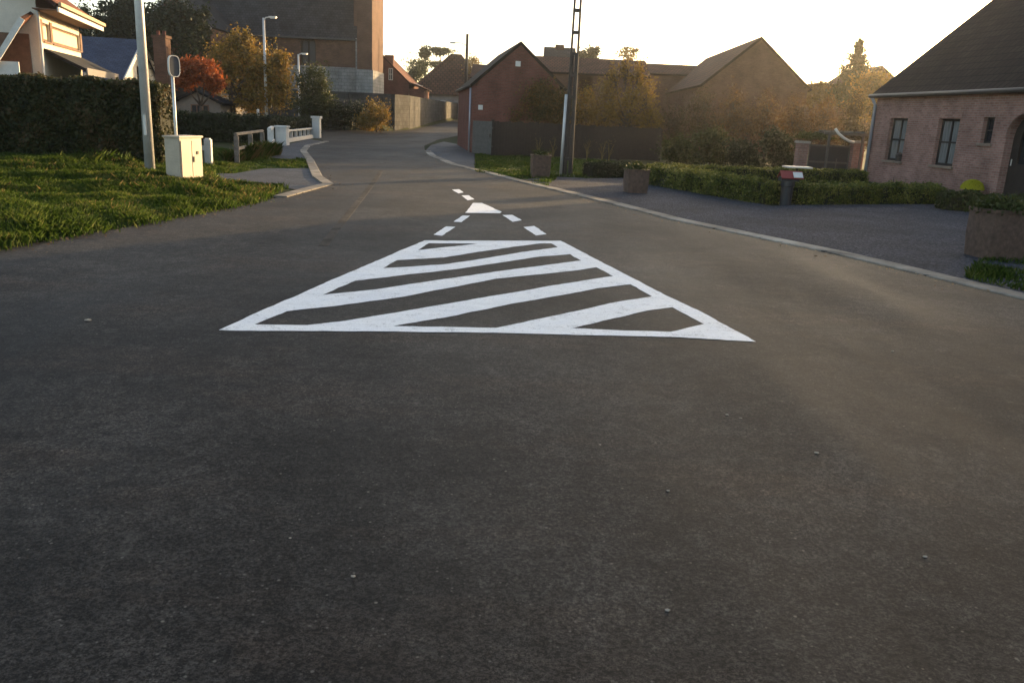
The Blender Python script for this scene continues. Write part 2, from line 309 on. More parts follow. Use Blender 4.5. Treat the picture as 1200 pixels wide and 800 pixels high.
def hedge(label, path, width, height, mat, ls=.03, dens=900, name='hedge', rough=.05, group=None, hs=None, core=True):
    """clipped hedge along a path of ground points"""
    path = [Vector((p[0], p[1], 0)) for p in path]; base = path[0].copy(); base.z = gz(*path[0][:2]); P = []; Nn = []
    r = thing(name, label, 'hedge', base, group=group); cb = MB()
    for i in range(len(path)-1):
        a, b = path[i], path[i+1]; d = (b-a); L = d.length; d /= L; s = Vector((d.y, -d.x, 0))
        h0 = hs[i] if hs else height; h1 = hs[i+1] if hs else height
        e = (.0 if i else 0.) ; hw = width/2
        q = [a-s*(hw*.86)-base*1, a+s*(hw*.86)-base, b+s*(hw*.86)-base, b-s*(hw*.86)-base]; q = [(p.x, p.y, 0) for p in q]
        v = [(p[0], p[1], -.05) for p in q]+[(p[0], p[1], (h0 if j in (0, 1) else h1)*.93) for j, p in enumerate(q)]
        cb.add(v, [(3, 2, 1, 0), (4, 5, 6, 7), (0, 1, 5, 4), (1, 2, 6, 5), (2, 3, 7, 6), (3, 0, 4, 7)])
        for kind in range(4 if i in (0, len(path)-2) else 3):
            area = L*height if kind < 2 else (L*width if kind == 2 else width*height*(2 if len(path) == 2 else 1))
            n = int(area*dens); u = rng.uniform(0, 1, n); w_ = rng.uniform(0, 1, n); hh = h0+(h1-h0)*u
            if kind < 2:
                sg = 1 if kind else -1; side = np.full(n, sg*hw); z = w_*hh; nn = np.tile([s.x*sg, s.y*sg, 0.], (n, 1))
            elif kind == 2: side = (w_*2-1)*hw; z = hh.copy(); nn = np.tile([0., 0, 1], (n, 1))
            else:
                endb = rng.uniform(0, 1, n) < .5 if len(path) == 2 else np.full(n, i > 0)
                u = np.where(endb, 1., 0.); side = (w_*2-1)*hw; z = rng.uniform(0, 1, n)*np.where(endb, h1, h0); nn = np.where(endb[:, None], [d.x, d.y, 0.], [-d.x, -d.y, 0.])
            X = a.x+d.x*L*u+s.x*side; Y = a.y+d.y*L*u+s.y*side
            wob = rough*(np.sin(X*5.1+Y*3.3)+np.sin(X*11.3-z*7+1)*.7+np.sin(Y*9.7+z*5+2)*.7+rng.normal(size=n)*.6)
            pt = np.stack([X, Y, z], 1)+nn*wob[:, None]*.7+rng.normal(size=(n, 3))*ls*.6
            pt[:, 2] += base.z; P.append(pt); Nn.append(nn)
    P = np.concatenate(P); Nn = np.concatenate(Nn)
    cb.build('branches', M['hedgecore'], r)
    npmesh('foliage', quads(P, ls, nrm=Nn, jit=.8), 4, M[mat], r, off=tuple(base)); return r
M['hedgecore'] = plain('hedge_core', (.02, .02, .01), 1., .3, 8)
def inpoly(X, Y, poly):
    r = np.zeros(len(X), bool); n = len(poly)
    for i in range(n):
        x0, y0 = poly[i][:2]; x1, y1 = poly[(i+1) % n][:2]
        c = ((y0 > Y) != (y1 > Y)) & (X < (x1-x0)*(Y-y0)/((y1-y0) or 1e-9)+x0); r ^= c
    return r
def blades(name, poly, n, h, mat, zf=None, wd=.006, clump=.5, sel=None, near=True, jit=0):
    xs = [p[0] for p in poly]; ys = [p[1] for p in poly]; X = rng.uniform(min(xs), max(xs), n*3); Y = rng.uniform(min(ys), max(ys), n*3)
    k = inpoly(X, Y, poly); X, Y = X[k][:n], Y[k][:n]
    if sel is not None: k = sel(X, Y); X, Y = X[k], Y[k]
    n = len(X); X = X+rng.normal(size=n)*jit; Y = Y+rng.normal(size=n)*jit; Z = np.maximum(zf(X, Y), .02) if zf else np.zeros(n)
    cl = .55+clump*(np.sin(X*2.3+np.sin(Y*1.7)*2)*np.sin(Y*2.9+np.cos(X*1.3)*2)+.3*np.sin(X*7+Y*5)); cl = np.clip(cl, .25, 1.6)
    hh = h*rng.uniform(.5, 1.25, n)*cl; a = rng.uniform(0, 2*np.pi, n); dx, dy = np.cos(a), np.sin(a); w_ = wd*rng.uniform(.7, 1.5, n)*(.5+Y/14 if near else 1.)
    b_ = rng.uniform(.15, .9, n)*hh; c0 = np.stack([X, Y, Z-.01], 1); s = np.stack([-dy*w_, dx*w_, 0*w_], 1)
    mid = c0+np.stack([dx*b_*.3, dy*b_*.3, hh*.6], 1); tip = c0+np.stack([dx*b_, dy*b_, hh], 1)
    V = np.stack([c0-s, c0+s, mid+s*.8, tip, mid-s*.8], 1)
    o = npmesh(name, V, 5, M[mat]); return lab(o, kind='stuff')
# ------------------------------------------------------------------ ground, road, kerbs
xs = [-380, -200, -120]+list(range(-60, 61, 4))+[120, 200, 380]; ys = [-60, -20]+list(range(-8, 204, 4))+[300, 450]
mb = MB(); nx = len(xs); mb.add([(x, y, gz(x, y)) for y in ys for x in xs], [(j*nx+i, j*nx+i+1, (j+1)*nx+i+1, (j+1)*nx+i) for j in range(len(ys)-1) for i in range(nx-1)])
structure(mb.build('ground', M['grassbed']))
LE = [(-60, -16), (-60, 5.4)]+[tuple(G(*p)[:2]) for p in [(0, 293), (60, 281), (150, 266), (240, 249), (300, 238), (345, 226), (384, 217), (372, 207), (364, 188), (357, 177), (361, 171), (380, 166), (368, 157)]]
LE += [(-22, 58.5), (-21.5, 61)]+[tuple(G(*p)[:2]) for p in [(430, 153.5), (455, 153.5), (480, 152), (510, 146), (534, 141)]]+[(-5, 110), (0, 130)]
RE = [(14.5, -16), (9.2, 2)]+[tuple(G(*p)[:2]) for p in [(1200, 351), (1040, 312), (971, 296), (880, 277), (789, 258), (720, 240), (640, 220.5), (600, 211), (566, 202), (528, 193), (504, 183), (498, 177), (497, 171), (512, 164), (532, 160)]]+[(0, 95), (3, 112), (8, 130)]
def mono(L):
    o = [L[0]]
    for p in L[1:]:
        o.append((p[0], max(p[1], o[-1][1]+.05)))
    return o
LE, RE = mono(LE), mono(RE)
def at(L, y): return float(np.interp(y, [p[1] for p in L], [p[0] for p in L]))
rows = sorted(set([round(p[1], 3) for p in LE+RE]+[float(v) for v in range(-16, 131, 2)])); rows = [y for y in rows if -16 <= y <= 130]
mb = MB(); nc = 9
for y in rows:
    a, b = at(LE, y), at(RE, y)
    for i in range(nc):
        x = a+(b-a)*i/(nc-1); mb.v.append((x, y, gz(x, y)+.02))
for j in range(len(rows)-1):
    for i in range(nc-1): mb.f.append((j*nc+i, j*nc+i+1, (j+1)*nc+i+1, (j+1)*nc+i))
structure(mb.build('road', M['road']))
def sweep(path, w0, w1, z0, z1, side=1):   # kerb strip along a path, with uv in metres
    mb = MB(); path = [Vector((p[0], p[1], 0)) for p in path]; n = len(path); rr = []
    for i, p in enumerate(path):
        d = (path[min(i+1, n-1)]-path[max(i-1, 0)]).normalized(); s = Vector((d.y, -d.x, 0))*side; g = gz(p.x, p.y)
        rr.append([p+s*w0+Vector((0, 0, g+z0)), p+s*w0+Vector((0, 0, g+z1-.01)), p+s*(w0+.02)+Vector((0, 0, g+z1)), p+s*w1+Vector((0, 0, g+z1)), p+s*w1+Vector((0, 0, g+z0))])
    for r in rr: mb.v += [tuple(v) for v in r]
    for i in range(n-1):
        for k in range(4): mb.f.append((i*5+k, i*5+k+1, (i+1)*5+k+1, (i+1)*5+k))
    mb.f.append((0, 1, 2, 3, 4)); mb.f.append(tuple((n-1)*5+k for k in (4, 3, 2, 1, 0))); return mb
def resample(path, step):
    o = []
    for a, b in zip(path[:-1], path[1:]):
        k = max(1, int(math.dist(a[:2], b[:2])/step))
        o += [(a[0]+(b[0]-a[0])*i/k, a[1]+(b[1]-a[1])*i/k) for i in range(k)]
    return o+[tuple(path[-1][:2])]
KR = [p for p in RE if p[1] < 42]; structure(sweep(KR, -.02, .25, -.1, .04).build('kerb', M['kerb']))
KL = [tuple(G(*p)[:2]) for p in [(330, 231), (352, 225), (386, 216), (373, 207), (364, 188), (356, 177), (361, 171), (383, 166)]]
structure(sweep(KL, -.1, .14, -.1, .045, -1).build('kerb', M['kerb']))
def sheet(name, pxs, mat, z=.012, world=None):
    pts = world or [G(*p) for p in pxs]; mb = MB(); T = tessellate_polygon([[Vector((p[0], p[1], 0)) for p in pts]])
    mb.add([(p[0], p[1], gz(p[0], p[1])+z) for p in pts], T); return structure(mb.build(name, M[mat]))
sheet('driveway', [(150, 203), (274, 203), (310, 197), (362, 197), (372, 207), (384, 216), (350, 222), (330, 219), (275, 216), (150, 214)], 'drive')
sheet('pavement', [(312, 184), (326, 172), (362, 163), (380, 165.6), (360, 171), (356.5, 178), (360, 186), (340, 187)], 'drive', .016)
kp = [p for p in RE if 1 < p[1] < 40]
far = [G(*p) for p in [(655, 207), (690, 209), (745, 208), (764, 217), (905, 241), (935, 240), (1104, 239), (1109, 246), (1168, 250), (1200, 252)]]
fx = [(14.5, 17.5), (40, 16), (40, 0)]
gp = [p for p in kp if p[1] < G(655, 212).y]+[tuple(q[:2]) for q in far]+fx
structure(sheet('forecourt_gravel', None, 'gravel', .018, world=gp))
sheet('pavement', [(499, 176), (505, 184), (530, 194), (556, 201), (556, 180), (551, 177.5), (537, 169), (520, 166), (505, 170)], 'drive', .016)
# grass verge on the left, gently mounded
VP = [p for p in LE if 8 < p[1] < G(345, 228).y+.3 and p[0] > -30]
VP = [(-40, 6.3)]+VP+[tuple(G(*p)[:2]) for p in [(330, 219.5), (275, 216.5), (255, 216)]]+[(-7.2, 19.6), (-8.1, 21.5), (-40, 21.5)]
def vz(X, Y):
    d = np.full(np.shape(X), 9.)
    for a, b in zip(VP, VP[1:]+VP[:1]):
        ax, ay, bx, by = *a[:2], *b[:2]; L2 = (bx-ax)**2+(by-ay)**2; t_ = np.clip(((X-ax)*(bx-ax)+(Y-ay)*(by-ay))/L2, 0, 1); d = np.minimum(d, np.hypot(X-ax-t_*(bx-ax), Y-ay-t_*(by-ay)))
    z = np.clip(d*.1, 0, .1+.18*np.clip((-7.9-X)/2, 0, 1))+.04*np.sin(X*1.3+1)*np.sin(Y*1.1)*np.clip(d, 0, 1)+.025
    return np.where(inpoly(np.asarray(X, float), np.asarray(Y, float), VP), z, -.06)
gx = np.arange(-24, -2.5, .2); gy = np.arange(6, 22, .2); XX, YY = np.meshgrid(gx, gy); ZZ = vz(XX.ravel(), YY.ravel())
mb = MB(); mb.v = [tuple(p) for p in zip(XX.ravel().tolist(), YY.ravel().tolist(), ZZ.tolist())]; q = len(gx)
mb.f = [(j*q+i, j*q+i+1, (j+1)*q+i+1, (j+1)*q+i) for j in range(len(gy)-1) for i in range(q-1)]
structure(mb.build('verge', M['grassbed'], smooth=True))
VG = [p for p in VP if p[0] > -30]; VG = [(-12.5, 8.4)]+VG[:]; VG = [(-13, 7.8)]+[p for p in VP[1:-1]]+[(-13, 21)]
blades('grass', VG, 150000, .16, 'grass', vz, wd=.0042, clump=.26, jit=.09)
blades('tall_grass', VG, 16000, .27, 'grass', vz, wd=.0035, sel=lambda X, Y: (np.sin(X*1.1+2)*np.sin(Y*.9) > .1) & (Y > 13) & (X < -8.2))
blades('dry_grass', VG, 9000, .2, 'dry', vz, wd=.003, clump=.25, sel=lambda X, Y: (np.sin(X*1.9+Y*.8)*np.sin(Y*1.7-X*.6) > .55) | ((X > -7.1) & (Y > 14)))
IS = [tuple(G(*p)[:2]) for p in [(240, 203), (274, 202.5), (312, 196.5), (361, 196.5), (357, 187), (340, 187.5), (312, 184.5), (309, 182), (240, 172)]]
blades('lawn_grass', IS, 14000, .12, 'grass', wd=.01, near=False)
LW = [tuple(G(*p)[:2]) for p in [(557, 181), (557, 201), (600, 210), (640, 219.5), (654, 207), (690, 208), (745, 207), (745, 196), (700, 187)]]
blades('lawn_grass', LW, 26000, .11, 'grass', wd=.01, near=False)
K3 = [tuple(G(*p)[:2]) for p in [(1128, 325), (1200, 342), (1230, 330), (1230, 300), (1150, 303)]]
blades('grass_tuft', K3, 2600, .12, 'grass', near=False, wd=.006)
# ------------------------------------------------------------------ road markings
def ragged(L):      # hand-rolled paint edge: a few millimetres in and out
    o = []
    for a, b_ in zip(L, L[1:]+L[:1]):
        n = max(1, int((b_-a).length/.07)); d = (b_-a).normalized(); q = Vector((-d.y, d.x, 0)); w_ = 0
        for i in range(n): w_ = .6*w_+random.gauss(0, .0035); o.append(a.lerp(b_, i/n)+(q*w_ if i else Vector()))
    return o
def marking(name, outer, holes=(), z=.0245):
    loops = [ragged([G(*p) for p in outer])]+[ragged([G(*p) for p in h]) for h in holes]; lv = [[Vector((p.x, p.y, 0)) for p in l] for l in loops]
    pts = [p for l in loops for p in l]; T = tessellate_polygon(lv); mb = MB(); mb.add([(p.x, p.y, z) for p in pts], T); return structure(mb.build(name, M['paint']))
H_ = [[(490, 293.5), (502.5, 285.2), (560, 285.6)],
 [(449, 314.4), (466, 305), (520, 302), (560, 295.4), (600, 289.6), (632, 285.6), (646, 285.6), (653.5, 290), (612, 295.4), (556, 305), (520, 310), (480, 312.7)],
 [(378, 346), (416, 329.4), (440, 326.4), (540, 315), (632, 301), (668, 298), (681, 305.6), (660, 308), (580, 318.4), (480, 333.2), (440, 339.4)],
 [(298.5, 380.4), (336, 365), (400, 358), (480, 346.6), (580, 327), (680, 316.5), (699, 313.4), (718.5, 323.6), (660, 332.6), (580, 346.4), (480, 363.6), (400, 376.8), (360, 381.2)],
 [(461, 382.4), (520, 372.6), (600, 356), (680, 342.2), (700, 338), (739, 333.4), (764, 347.6), (720, 354.5), (660, 368), (620, 376.2), (582, 384.3)],
 [(671, 384.8), (720, 373), (760, 364), (788, 360.3), (825, 379.8), (786, 389), (720, 387)]]
marking('hatched_road_marking', [(256.5, 387), (300, 367), (400, 323.5), (497, 282), (580, 282.3), (657, 282.3), (770, 341), (830, 370), (886, 400.8), (785, 395), (600, 390.6), (440, 388.6), (268, 387.6)], H_)
marking('triangle_road_marking', [(545, 249.7), (554.5, 238), (565, 238), (588, 248.6), (586, 250.2)])
for q in ([(508, 275.2), (523, 265.6), (533.8, 266), (518, 276.6)], [(531.5, 260), (542.5, 252.8), (551, 253), (541, 260.6)], [(588.5, 252.2), (600, 252), (611.5, 258.3), (600.5, 260.2)],
          [(613.5, 266.3), (626, 265), (640.5, 274.6), (628, 276.2)], [(540.7, 229.3), (549, 229), (556, 233.7), (548, 235)], [(529.5, 222.5), (538, 222), (543.3, 225.7), (537, 227)]): marking('dash_road_marking', q)
# faint old joint in the asphalt
M['joint'] = plain('pale_joint', (.058, .051, .044), .85, .7, 2.5, spec=.1)
jp = [(447, 200), (438, 214), (424, 232), (408, 252), (392, 272), (380, 288)]; a = [G(*p) for p in jp]
sweep([tuple(p[:2]) for p in a], -.06, .07, 0, .0225).build('road_joint', M['joint'])['kind'] = 'structure'
# ------------------------------------------------------------------ houses
def rect(x0, x1, z0, z1): return [(x0, z0), (x1, z0), (x1, z1), (x0, z1)]
def arch(x0, x1, z0, z1, rise, n=8):
    r = (x1-x0)/2; return [(x0, z0), (x1, z0)]+[((x0+x1)/2+r*math.cos(math.pi*i/n), z1-rise+rise*math.sin(math.pi*i/n)) for i in range(n+1)]
def rot(mb, a, off=(0, 0, 0)):
    Mx = Matrix.Rotation(a, 3, 'Z'); mb.v = [tuple(Mx @ Vector(p)+Vector(off)) for p in mb.v]; return mb
def window(parent, x0, x1, z0, z1, y=.12, a=0, off=(0, 0, 0), frame='darkwood', sill='concrete', bars=(1, 1), curtain=False, fr=.06, outer=0):
    f = MB(); f.box(x0, x1, y-.04, y, z0, z0+fr); f.box(x0, x1, y-.04, y, z1-fr, z1); f.box(x0, x0+fr, y-.042, y, z0+fr, z1-fr); f.box(x1-fr, x1, y-.042, y, z0+fr, z1-fr)
    for i in range(bars[0]): xx = x0+(x1-x0)*(i+1)/(bars[0]+1); f.box(xx-fr*.45, xx+fr*.45, y-.041, y, z0+fr, z1-fr)
    for i in range(bars[1]): zz = z0+(z1-z0)*(i+1)/(bars[1]+1); f.box(x0+fr, x1-fr, y-.038, y-.003, zz-fr*.35, zz+fr*.35)
    w_ = rot(f, a, off).build('window', M[frame], parent)
    rot(MB().box(x0+.01, x1-.01, y-.012, y-.006, z0+.01, z1-.01), a, off).build('pane', M['glassc' if curtain else 'glass'], w_)
    if sill: rot(MB().box(x0-.07, x1+.07, -.06, .05, z0-.075, z0-.003), a, off).build('sill', M[sill], w_)
    return w_
m, t, b, o = newmat('glass_over_curtain'); v = coords(t, (9, 9, .6)); n_ = noise(t, v, 3, 3); c = mix(t, ramp(t, n_, [(.3, 0.), (.7, 1.)]), (.10, .11, .11), (.22, .23, .23)); t.links.new(c, b.inputs['Base Color']); b.inputs['Roughness'].default_value = .25; M['glassc'] = m
def gable_roof(x0, x1, y0, y1, he, hr, oh=.3, ov=.25, th=.14):
    """ridge along x; returns mesh of both slopes"""
    ym = (y0+y1)/2; k = (hr-he)/(ym-y0); mb = MB(); T = th
    mb.slab((x0-ov, y0-oh, he-oh*k+T), (x1+ov, y0-oh, he-oh*k+T), (x1+ov, ym, hr+T), (x0-ov, ym, hr+T), th)
    mb.slab((x1+ov, y1+oh, he-oh*k+T), (x0-ov, y1+oh, he-oh*k+T), (x0-ov, ym, hr+T+.002), (x1+ov, ym, hr+T+.002), th)
    return mb
def house(name, label, cat, loc, rz, L, Wd, he, hr, wall, roof, holes_front=(), holes_left=(), holes_right=(), oh=.3, ov=.25, group=None, th=.14):
    """local: x along front, front face at y=0, ridge along x; side panels are the gables"""
    r = thing(name, label, cat, loc, rz, group); t_ = .25
    mb = MB(); mb.panel(rect(0, L, -.3, he), holes_front, t_)
    b2 = MB().panel(rect(0, L, -.3, he), [], t_); rot(b2, math.pi, (L, Wd, 0)); mb.add(b2.v, b2.f)
    g = [(t_+.001, -.3), (Wd-t_-.001, -.3), (Wd-t_-.001, he+(hr-he)*t_*2/Wd), (Wd/2, hr), (t_+.001, he+(hr-he)*t_*2/Wd)]
    g1 = MB().panel(g, holes_right, t_); rot(g1, math.pi/2, (L, 0, 0)); mb.add(g1.v, g1.f)
    g2 = MB().panel(g, holes_left, t_); rot(g2, -math.pi/2, (0, Wd, 0)); mb.add(g2.v, g2.f)
    mb.build('wall', M[wall], r)
    rf = gable_roof(0, L, 0, Wd, he, hr, oh, ov, th).build('roof', M[roof], r)
    return r, rf
# --- brick bungalow on the right
AZ = -5.8; PB = G(1014, 211); L_ = 15.
def ws(px, py): s, z = Wl(px, py, PB, AZ); return s, z
g_s, g_z = Wl(1165, 0, PB, AZ+90); e_s, e_z = Wl(1027, 108, PB, AZ+90); slope = (g_z-e_z)/(g_s-e_s)
HE = 2.93; WD = 9.6; HR = HE+slope*WD/2
# front faces the road: local x runs from the far corner toward the camera
d_ = Vector((math.sin(rad(AZ)), math.cos(rad(AZ)), 0)); rzB = math.atan2(-d_.y, -d_.x)
hol = [rect(1.05, 2.12, .78, 2.15), rect(3.85, 4.9, .78, 2.15), rect(5.98, 6.45, 1.5, 2.2), arch(7.05, 8.35, -.02, 2.3, .62), rect(9.6, 10.7, .78, 2.15), rect(12.2, 13.3, .78, 2.15)]
bung, brf = house('brick_bungalow', 'pale red brick bungalow with steep dark roof and arched doorway behind the hedges', 'house', (PB.x, PB.y, 0), rzB, L_, WD, HE, HR, 'brickR', 'tileD', hol, (), (), oh=.18, ov=.12, th=.16)
for (a, b_) in ((1.05, 2.12), (3.85, 4.9), (9.6, 10.7), (12.2, 13.3)): window(bung, a, b_, .78, 2.15, .16, curtain=True, sill='sillst', fr=.075) if 'sillst' in M else None
M['sillst'] = plain('brick_sill', (.22, .16, .12), .8)
for (a, b_) in ((1.05, 2.12), (3.85, 4.9), (9.6, 10.7), (12.2, 13.3)): window(bung, a, b_, .78, 2.15, .16, curtain=True, sill='sillst', fr=.075)
window(bung, 5.98, 6.45, 1.5, 2.2, .16, sill='sillst', bars=(0, 1), fr=.06)
for (a, b_, z) in ((1.05, 2.12, 2.15), (3.85, 4.9, 2.15), (5.98, 6.45, 2.2), (9.6, 10.7, 2.15), (12.2, 13.3, 2.15)):
    MB().box(a-.08, b_+.08, -.012, .03, z+.003, z+.2).build('lintel', M['brickR'], bung)
dr = MB().panel(arch(7.06, 8.34, 0, 2.29, .615), [arch(7.35, 7.65, 1.0, 1.9, .15), arch(7.75, 8.05, 1.0, 1.9, .15)], .06); dr.v = [(x, y+.22, z) for x, y, z in dr.v]; dr = dr.build('door', M['darkwood'], bung)
MB().box(7.3, 8.1, .3, .31, .95, 1.95).build('pane', M['glass'], dr); MB().tube([(7.17, .2, .95), (7.17, .2, 1.12)], .015).build('handle', M['galv'], dr)
ra = MB(); n = 14   # arched brick surround
for i in range(n):
    a0, a1 = math.pi*i/n, math.pi*(i+1)/n; q = [(7.7+r_*c_, 1.68+.62/.65*r_*s_) for r_, c_, s_ in ((.655, math.cos(a0), math.sin(a0)), (.87, math.cos(a0), math.sin(a0)), (.87, math.cos(a1), math.sin(a1)), (.655, math.cos(a1), math.sin(a1)))]
    ra.add([(x, -.025, z) for x, z in q]+[(x, .02, z) for x, z in q], [(0, 1, 2, 3), (7, 6, 5, 4), (0, 4, 5, 1), (1, 5, 6, 2), (2, 6, 7, 3), (3, 7, 4, 0)])
ra.build('arch_surround', M['brickR'], bung)
MB().box(6.95, 8.45, -.45, -.003, -.05, .14).build('doorstep', M['stoneD'], bung)
gt = MB().tube([(-.1, -.25, HE-.06), (L_+.1, -.25, HE-.06)], .065).build('gutter', M['darkplastic'], bung, True)
MB().tube([(.02, -.06, 0), (.02, -.06, HE-.35), (.0, -.22, HE-.1)], .055, 10).build('downpipe', M['zinc'], bung, True)
MB().box(6.5, 7.3, WD/2-.35, WD/2+.35, HR-.4, HR+1.0).build('chimney', M['brickR'], brf)
# --- red brick barn
PBn = G(551, 178.5); b2 = G(535.5, 169); azb = math.degrees(math.atan2(b2.x-PBn.x, b2.y-PBn.y)); azg = azb+90
sR, _ = Wl(672, 104, PBn, azg); sA, zA = Wl(610.5, 52, PBn, azg); _, zE = Wl(551, 100, PBn, azg)
GW = sA*2; th_ = math.atan2(math.cos(rad(azb)), math.sin(rad(azb)))   # direction of the side wall
# local x along the side (going away), so the left gable (x=0) faces the camera, y to the right is negative -> put origin at the right corner
gd = Vector((math.sin(rad(azg)), math.cos(rad(azg)), 0)); fd = Vector((math.sin(rad(azb)), math.cos(rad(azb)), 0))
orr = PBn+gd*GW; barn, rfb = house('brick_barn', 'windowless red brick barn with its gable to the green, two pale plates on the wall', 'barn', tuple(orr), math.atan2(fd.y, fd.x), 9.5, GW, zE, zA, 'brickB', 'tileD', oh=.1, ov=.06, th=.12)
for px, py, s_ in ((607, 75, .22), (563, 126, .2)):
    a, z = Wl(px, py, PBn, azg); y = GW-a; MB().box(-.05, -.005, y-s_/2, y+s_/2, z-s_/2, z+s_/2).build('wall_plate', M['whitep'], barn)
MB().tube([(.0, GW+.12, zE-.02), (9.5, GW+.12, zE-.02)], .06).build('gutter', M['darkplastic'], barn, True)
MB().tube([(.12, GW+.06, 0), (.12, GW+.06, zE-.1)], .04).build('downpipe', M['zinc'], barn, True)
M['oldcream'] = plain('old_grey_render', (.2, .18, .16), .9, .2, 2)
# --- cream house far left
PH = D(98, 100, 42); PH.z = 0; azh = -16.; n1, _ = Wl(46, 50, PH, azh)          # near corner at negative distance
fd = Vector((math.sin(rad(azh)), math.cos(rad(azh)), 0)); near = PH+fd*n1; Lh = -n1
_, ze = Wl(98, 33, PH, azh); _, zw0 = Wl(90, 59, PH, azh); _, zw1 = Wl(90, 41, PH, azh); _, za = Wl(98, 66, PH, azh)
sa0 = Wl(61, 40, PH, azh)[0]-n1; sa1 = Wl(93, 50, PH, azh)[0]-n1; sb0 = Wl(50, 40, PH, azh)[0]-n1; sb1 = Wl(58, 40, PH, azh)[0]-n1
print('cream', near, Lh, ze, zw0, zw1, za, sa0, sa1, sb0, sb1, 'barn', GW, zE, zA, 'bung', HR, slope)
rzc = math.atan2(fd.y, fd.x)  # x runs away from the camera, +y would be left of it: front (y=0) faces the road
ze = 5.55
ch, crf = house('cream_house', 'cream rendered two storey house with brown shutters and wide eaves, lit by the low sun', 'house', tuple(near), rzc, Lh, 7.5, ze, ze+2.6, 'cream', 'tileR', [rect(sa0, sa1, zw0, zw1), rect(sb0, sb1, zw0, zw1)], [rect(1.6, 2.6, 3.6, 4.8)], oh=.9, ov=.7, th=.16)
M['blind'] = plain('cream_blind', (.62, .55, .36), .7, .1)
for a, b_ in ((sa0, sa1), (sb0, sb1)):
    f = window(ch, a, b_, zw0, zw1, .14, frame='brown', sill='brown', bars=(0, 0), fr=.1); MB().box(a+.1, b_-.1, .085, .09, zw0+.1, zw1-.1).build('blind', M['blind'], f)
for s_ in (sb0-.25, (sb1+sa0)/2, sa1+.25): MB().box(s_-.18, s_+.18, -.04, -.003, zw0-.05, zw1+.1).build('shutter', M['brown'], ch)
k = 2.6/3.75; fz = ze-.9*k
MB().box(-.72, Lh+.72, -.97, -.905, fz-.16, fz+.02).build('fascia_board', M['whitep'], ch)
MB().box(-.7, Lh+.7, -.9, -.02, fz-.1, fz-.06).build('soffit', M['brown'], ch)
M['tan'] = plain('tan_paint', (.42, .27, .15), .6, .1, 5); MB().box(-.74, Lh+.74, -1.08, -.975, fz+.06, fz+.2).build('gutter', M['tan'], ch)
M['greyback2'] = plain('weathered_grey_paint', (.2, .18, .16), .8, .2, 4)
aw = MB().slab((.6, -1.5, 2.75), (Lh+.3, -1.5, 2.75), (Lh+.3, -.01, 3.45), (.6, -.01, 3.45), .12).build('awning_roof', M['slate'], ch)
MB().box(.6, Lh+.3, -1.56, -1.5, 2.5, 2.78).build('awning_fascia', M['greyback2'], ch)
for x in (.8, Lh): MB().tube([(x, -1.42, 0), (x, -1.42, 2.6)], .06).build('post', M['whitep'], ch)
dd = window(ch, 1.4, 2.3, .9, 2.1, -.01, frame='brown', sill=None); window(ch, 4.6, 5.8, .9, 2.1, -.01, frame='brown', sill=None)
# front wing: lower gable facing the road junction, left of the corner
def wp_(px, py, back):       # local (y, z) on the gable-side plane standing `back` metres in front of it
    o_ = near-fd_h*back; y, z = Wl(px, py, o_, azh-90); return y, z
fd_h = Vector((math.sin(rad(azh)), math.cos(rad(azh)), 0))
(ya, za2), (yb, zb2) = wp_(27, 17, 1.6), wp_(0, 60, 1.6); sl_ = (zb2-za2)/(yb-ya); ye = yb+2.5; ze2 = zb2+sl_*2.5
MB().slab((-1.6, ye, ze2), (-1.6, ya+.12, za2-.12), (-.01, ya+.12, za2+.25), (-.01, ye, ze2+1.5), .14).build('wing_roof', M['tileR'], ch)
MB().slab((-1.68, ye, ze2+.02), (-1.68, ya+.12, za2-.1), (-1.61, ya+.12, za2-.1), (-1.61, ye, ze2+.02), .2).build('barge_board', M['whitep'], ch)
MB().box(-.12, -.003, ya+.25, ye, -.3, za2-.6).build('wing_wall', M['brown'], ch)
(_, zb3), (_, zb4) = wp_(8, 72, 1.5), wp_(8, 88, 1.5); MB().box(-1.5, -1.42, ya+.35, ye, zb4, zb3).build('balcony_panel', M['whitep'], ch)
MB().box(-1.52, -.13, ya+.3, ye, zb4-.25, zb4-.005).build('balcony_floor', M['brown'], ch)
MB().tube([(-.12, -.08, 0), (-.12, -.08, fz)], .05).build('downpipe', M['whitep'], ch, True)
# --- cottage with blue slate roof
q = D(140, 94, 54); q2 = D(187, 94, 66); apx = D(178, 46, 60)
fd = (Vector((q2.x, q2.y, 0))-Vector((q.x, q.y, 0))); Wc = fd.length; rzk = math.atan2(fd.y, fd.x)-math.pi/2
lx = Matrix.Rotation(rzk, 3, 'Z') @ Vector((1, 0, 0)); oc = Vector((q.x, q.y, gz(q.x, q.y)))-lx*8
cot, crf2 = house('slate_cottage', 'cream gabled cottage with dark blue slate roof behind the tall hedge', 'house', tuple(oc), rzk, 8, Wc, q.z-.1, apx.z-.2, 'cream', 'slateB', (), (), [rect(Wc*.4, Wc*.6, 2.6, 3.8)], oh=.25, ov=.2, th=.1)
wb = window(cot, Wc*.4, Wc*.6, 2.6, 3.8, .1, a=math.pi/2, off=(8, 0, 0), sill=None, frame='brown')
k = (apx.z-.2-q.z+.1)/(Wc/2)
for sg in (0, 1):
    ya, yb = ((-.27, Wc/2) if not sg else (Wc+.27, Wc/2)); za_ = q.z-.1-.27*k; zb = apx.z-.2
    MB().slab((8.2, ya, za_+.13), (8.28, ya, za_+.13), (8.28, yb, zb+.13), (8.2, yb, zb+.13), .3 if not sg else -.3).build('barge_board', M['whitep'], cot)
c0 = D(192.5, 98, 50); ck = thing('brick_chimney', 'tall square brick chimney stack between the slate cottage and the red tree', 'chimney', (c0.x, 50, 0))
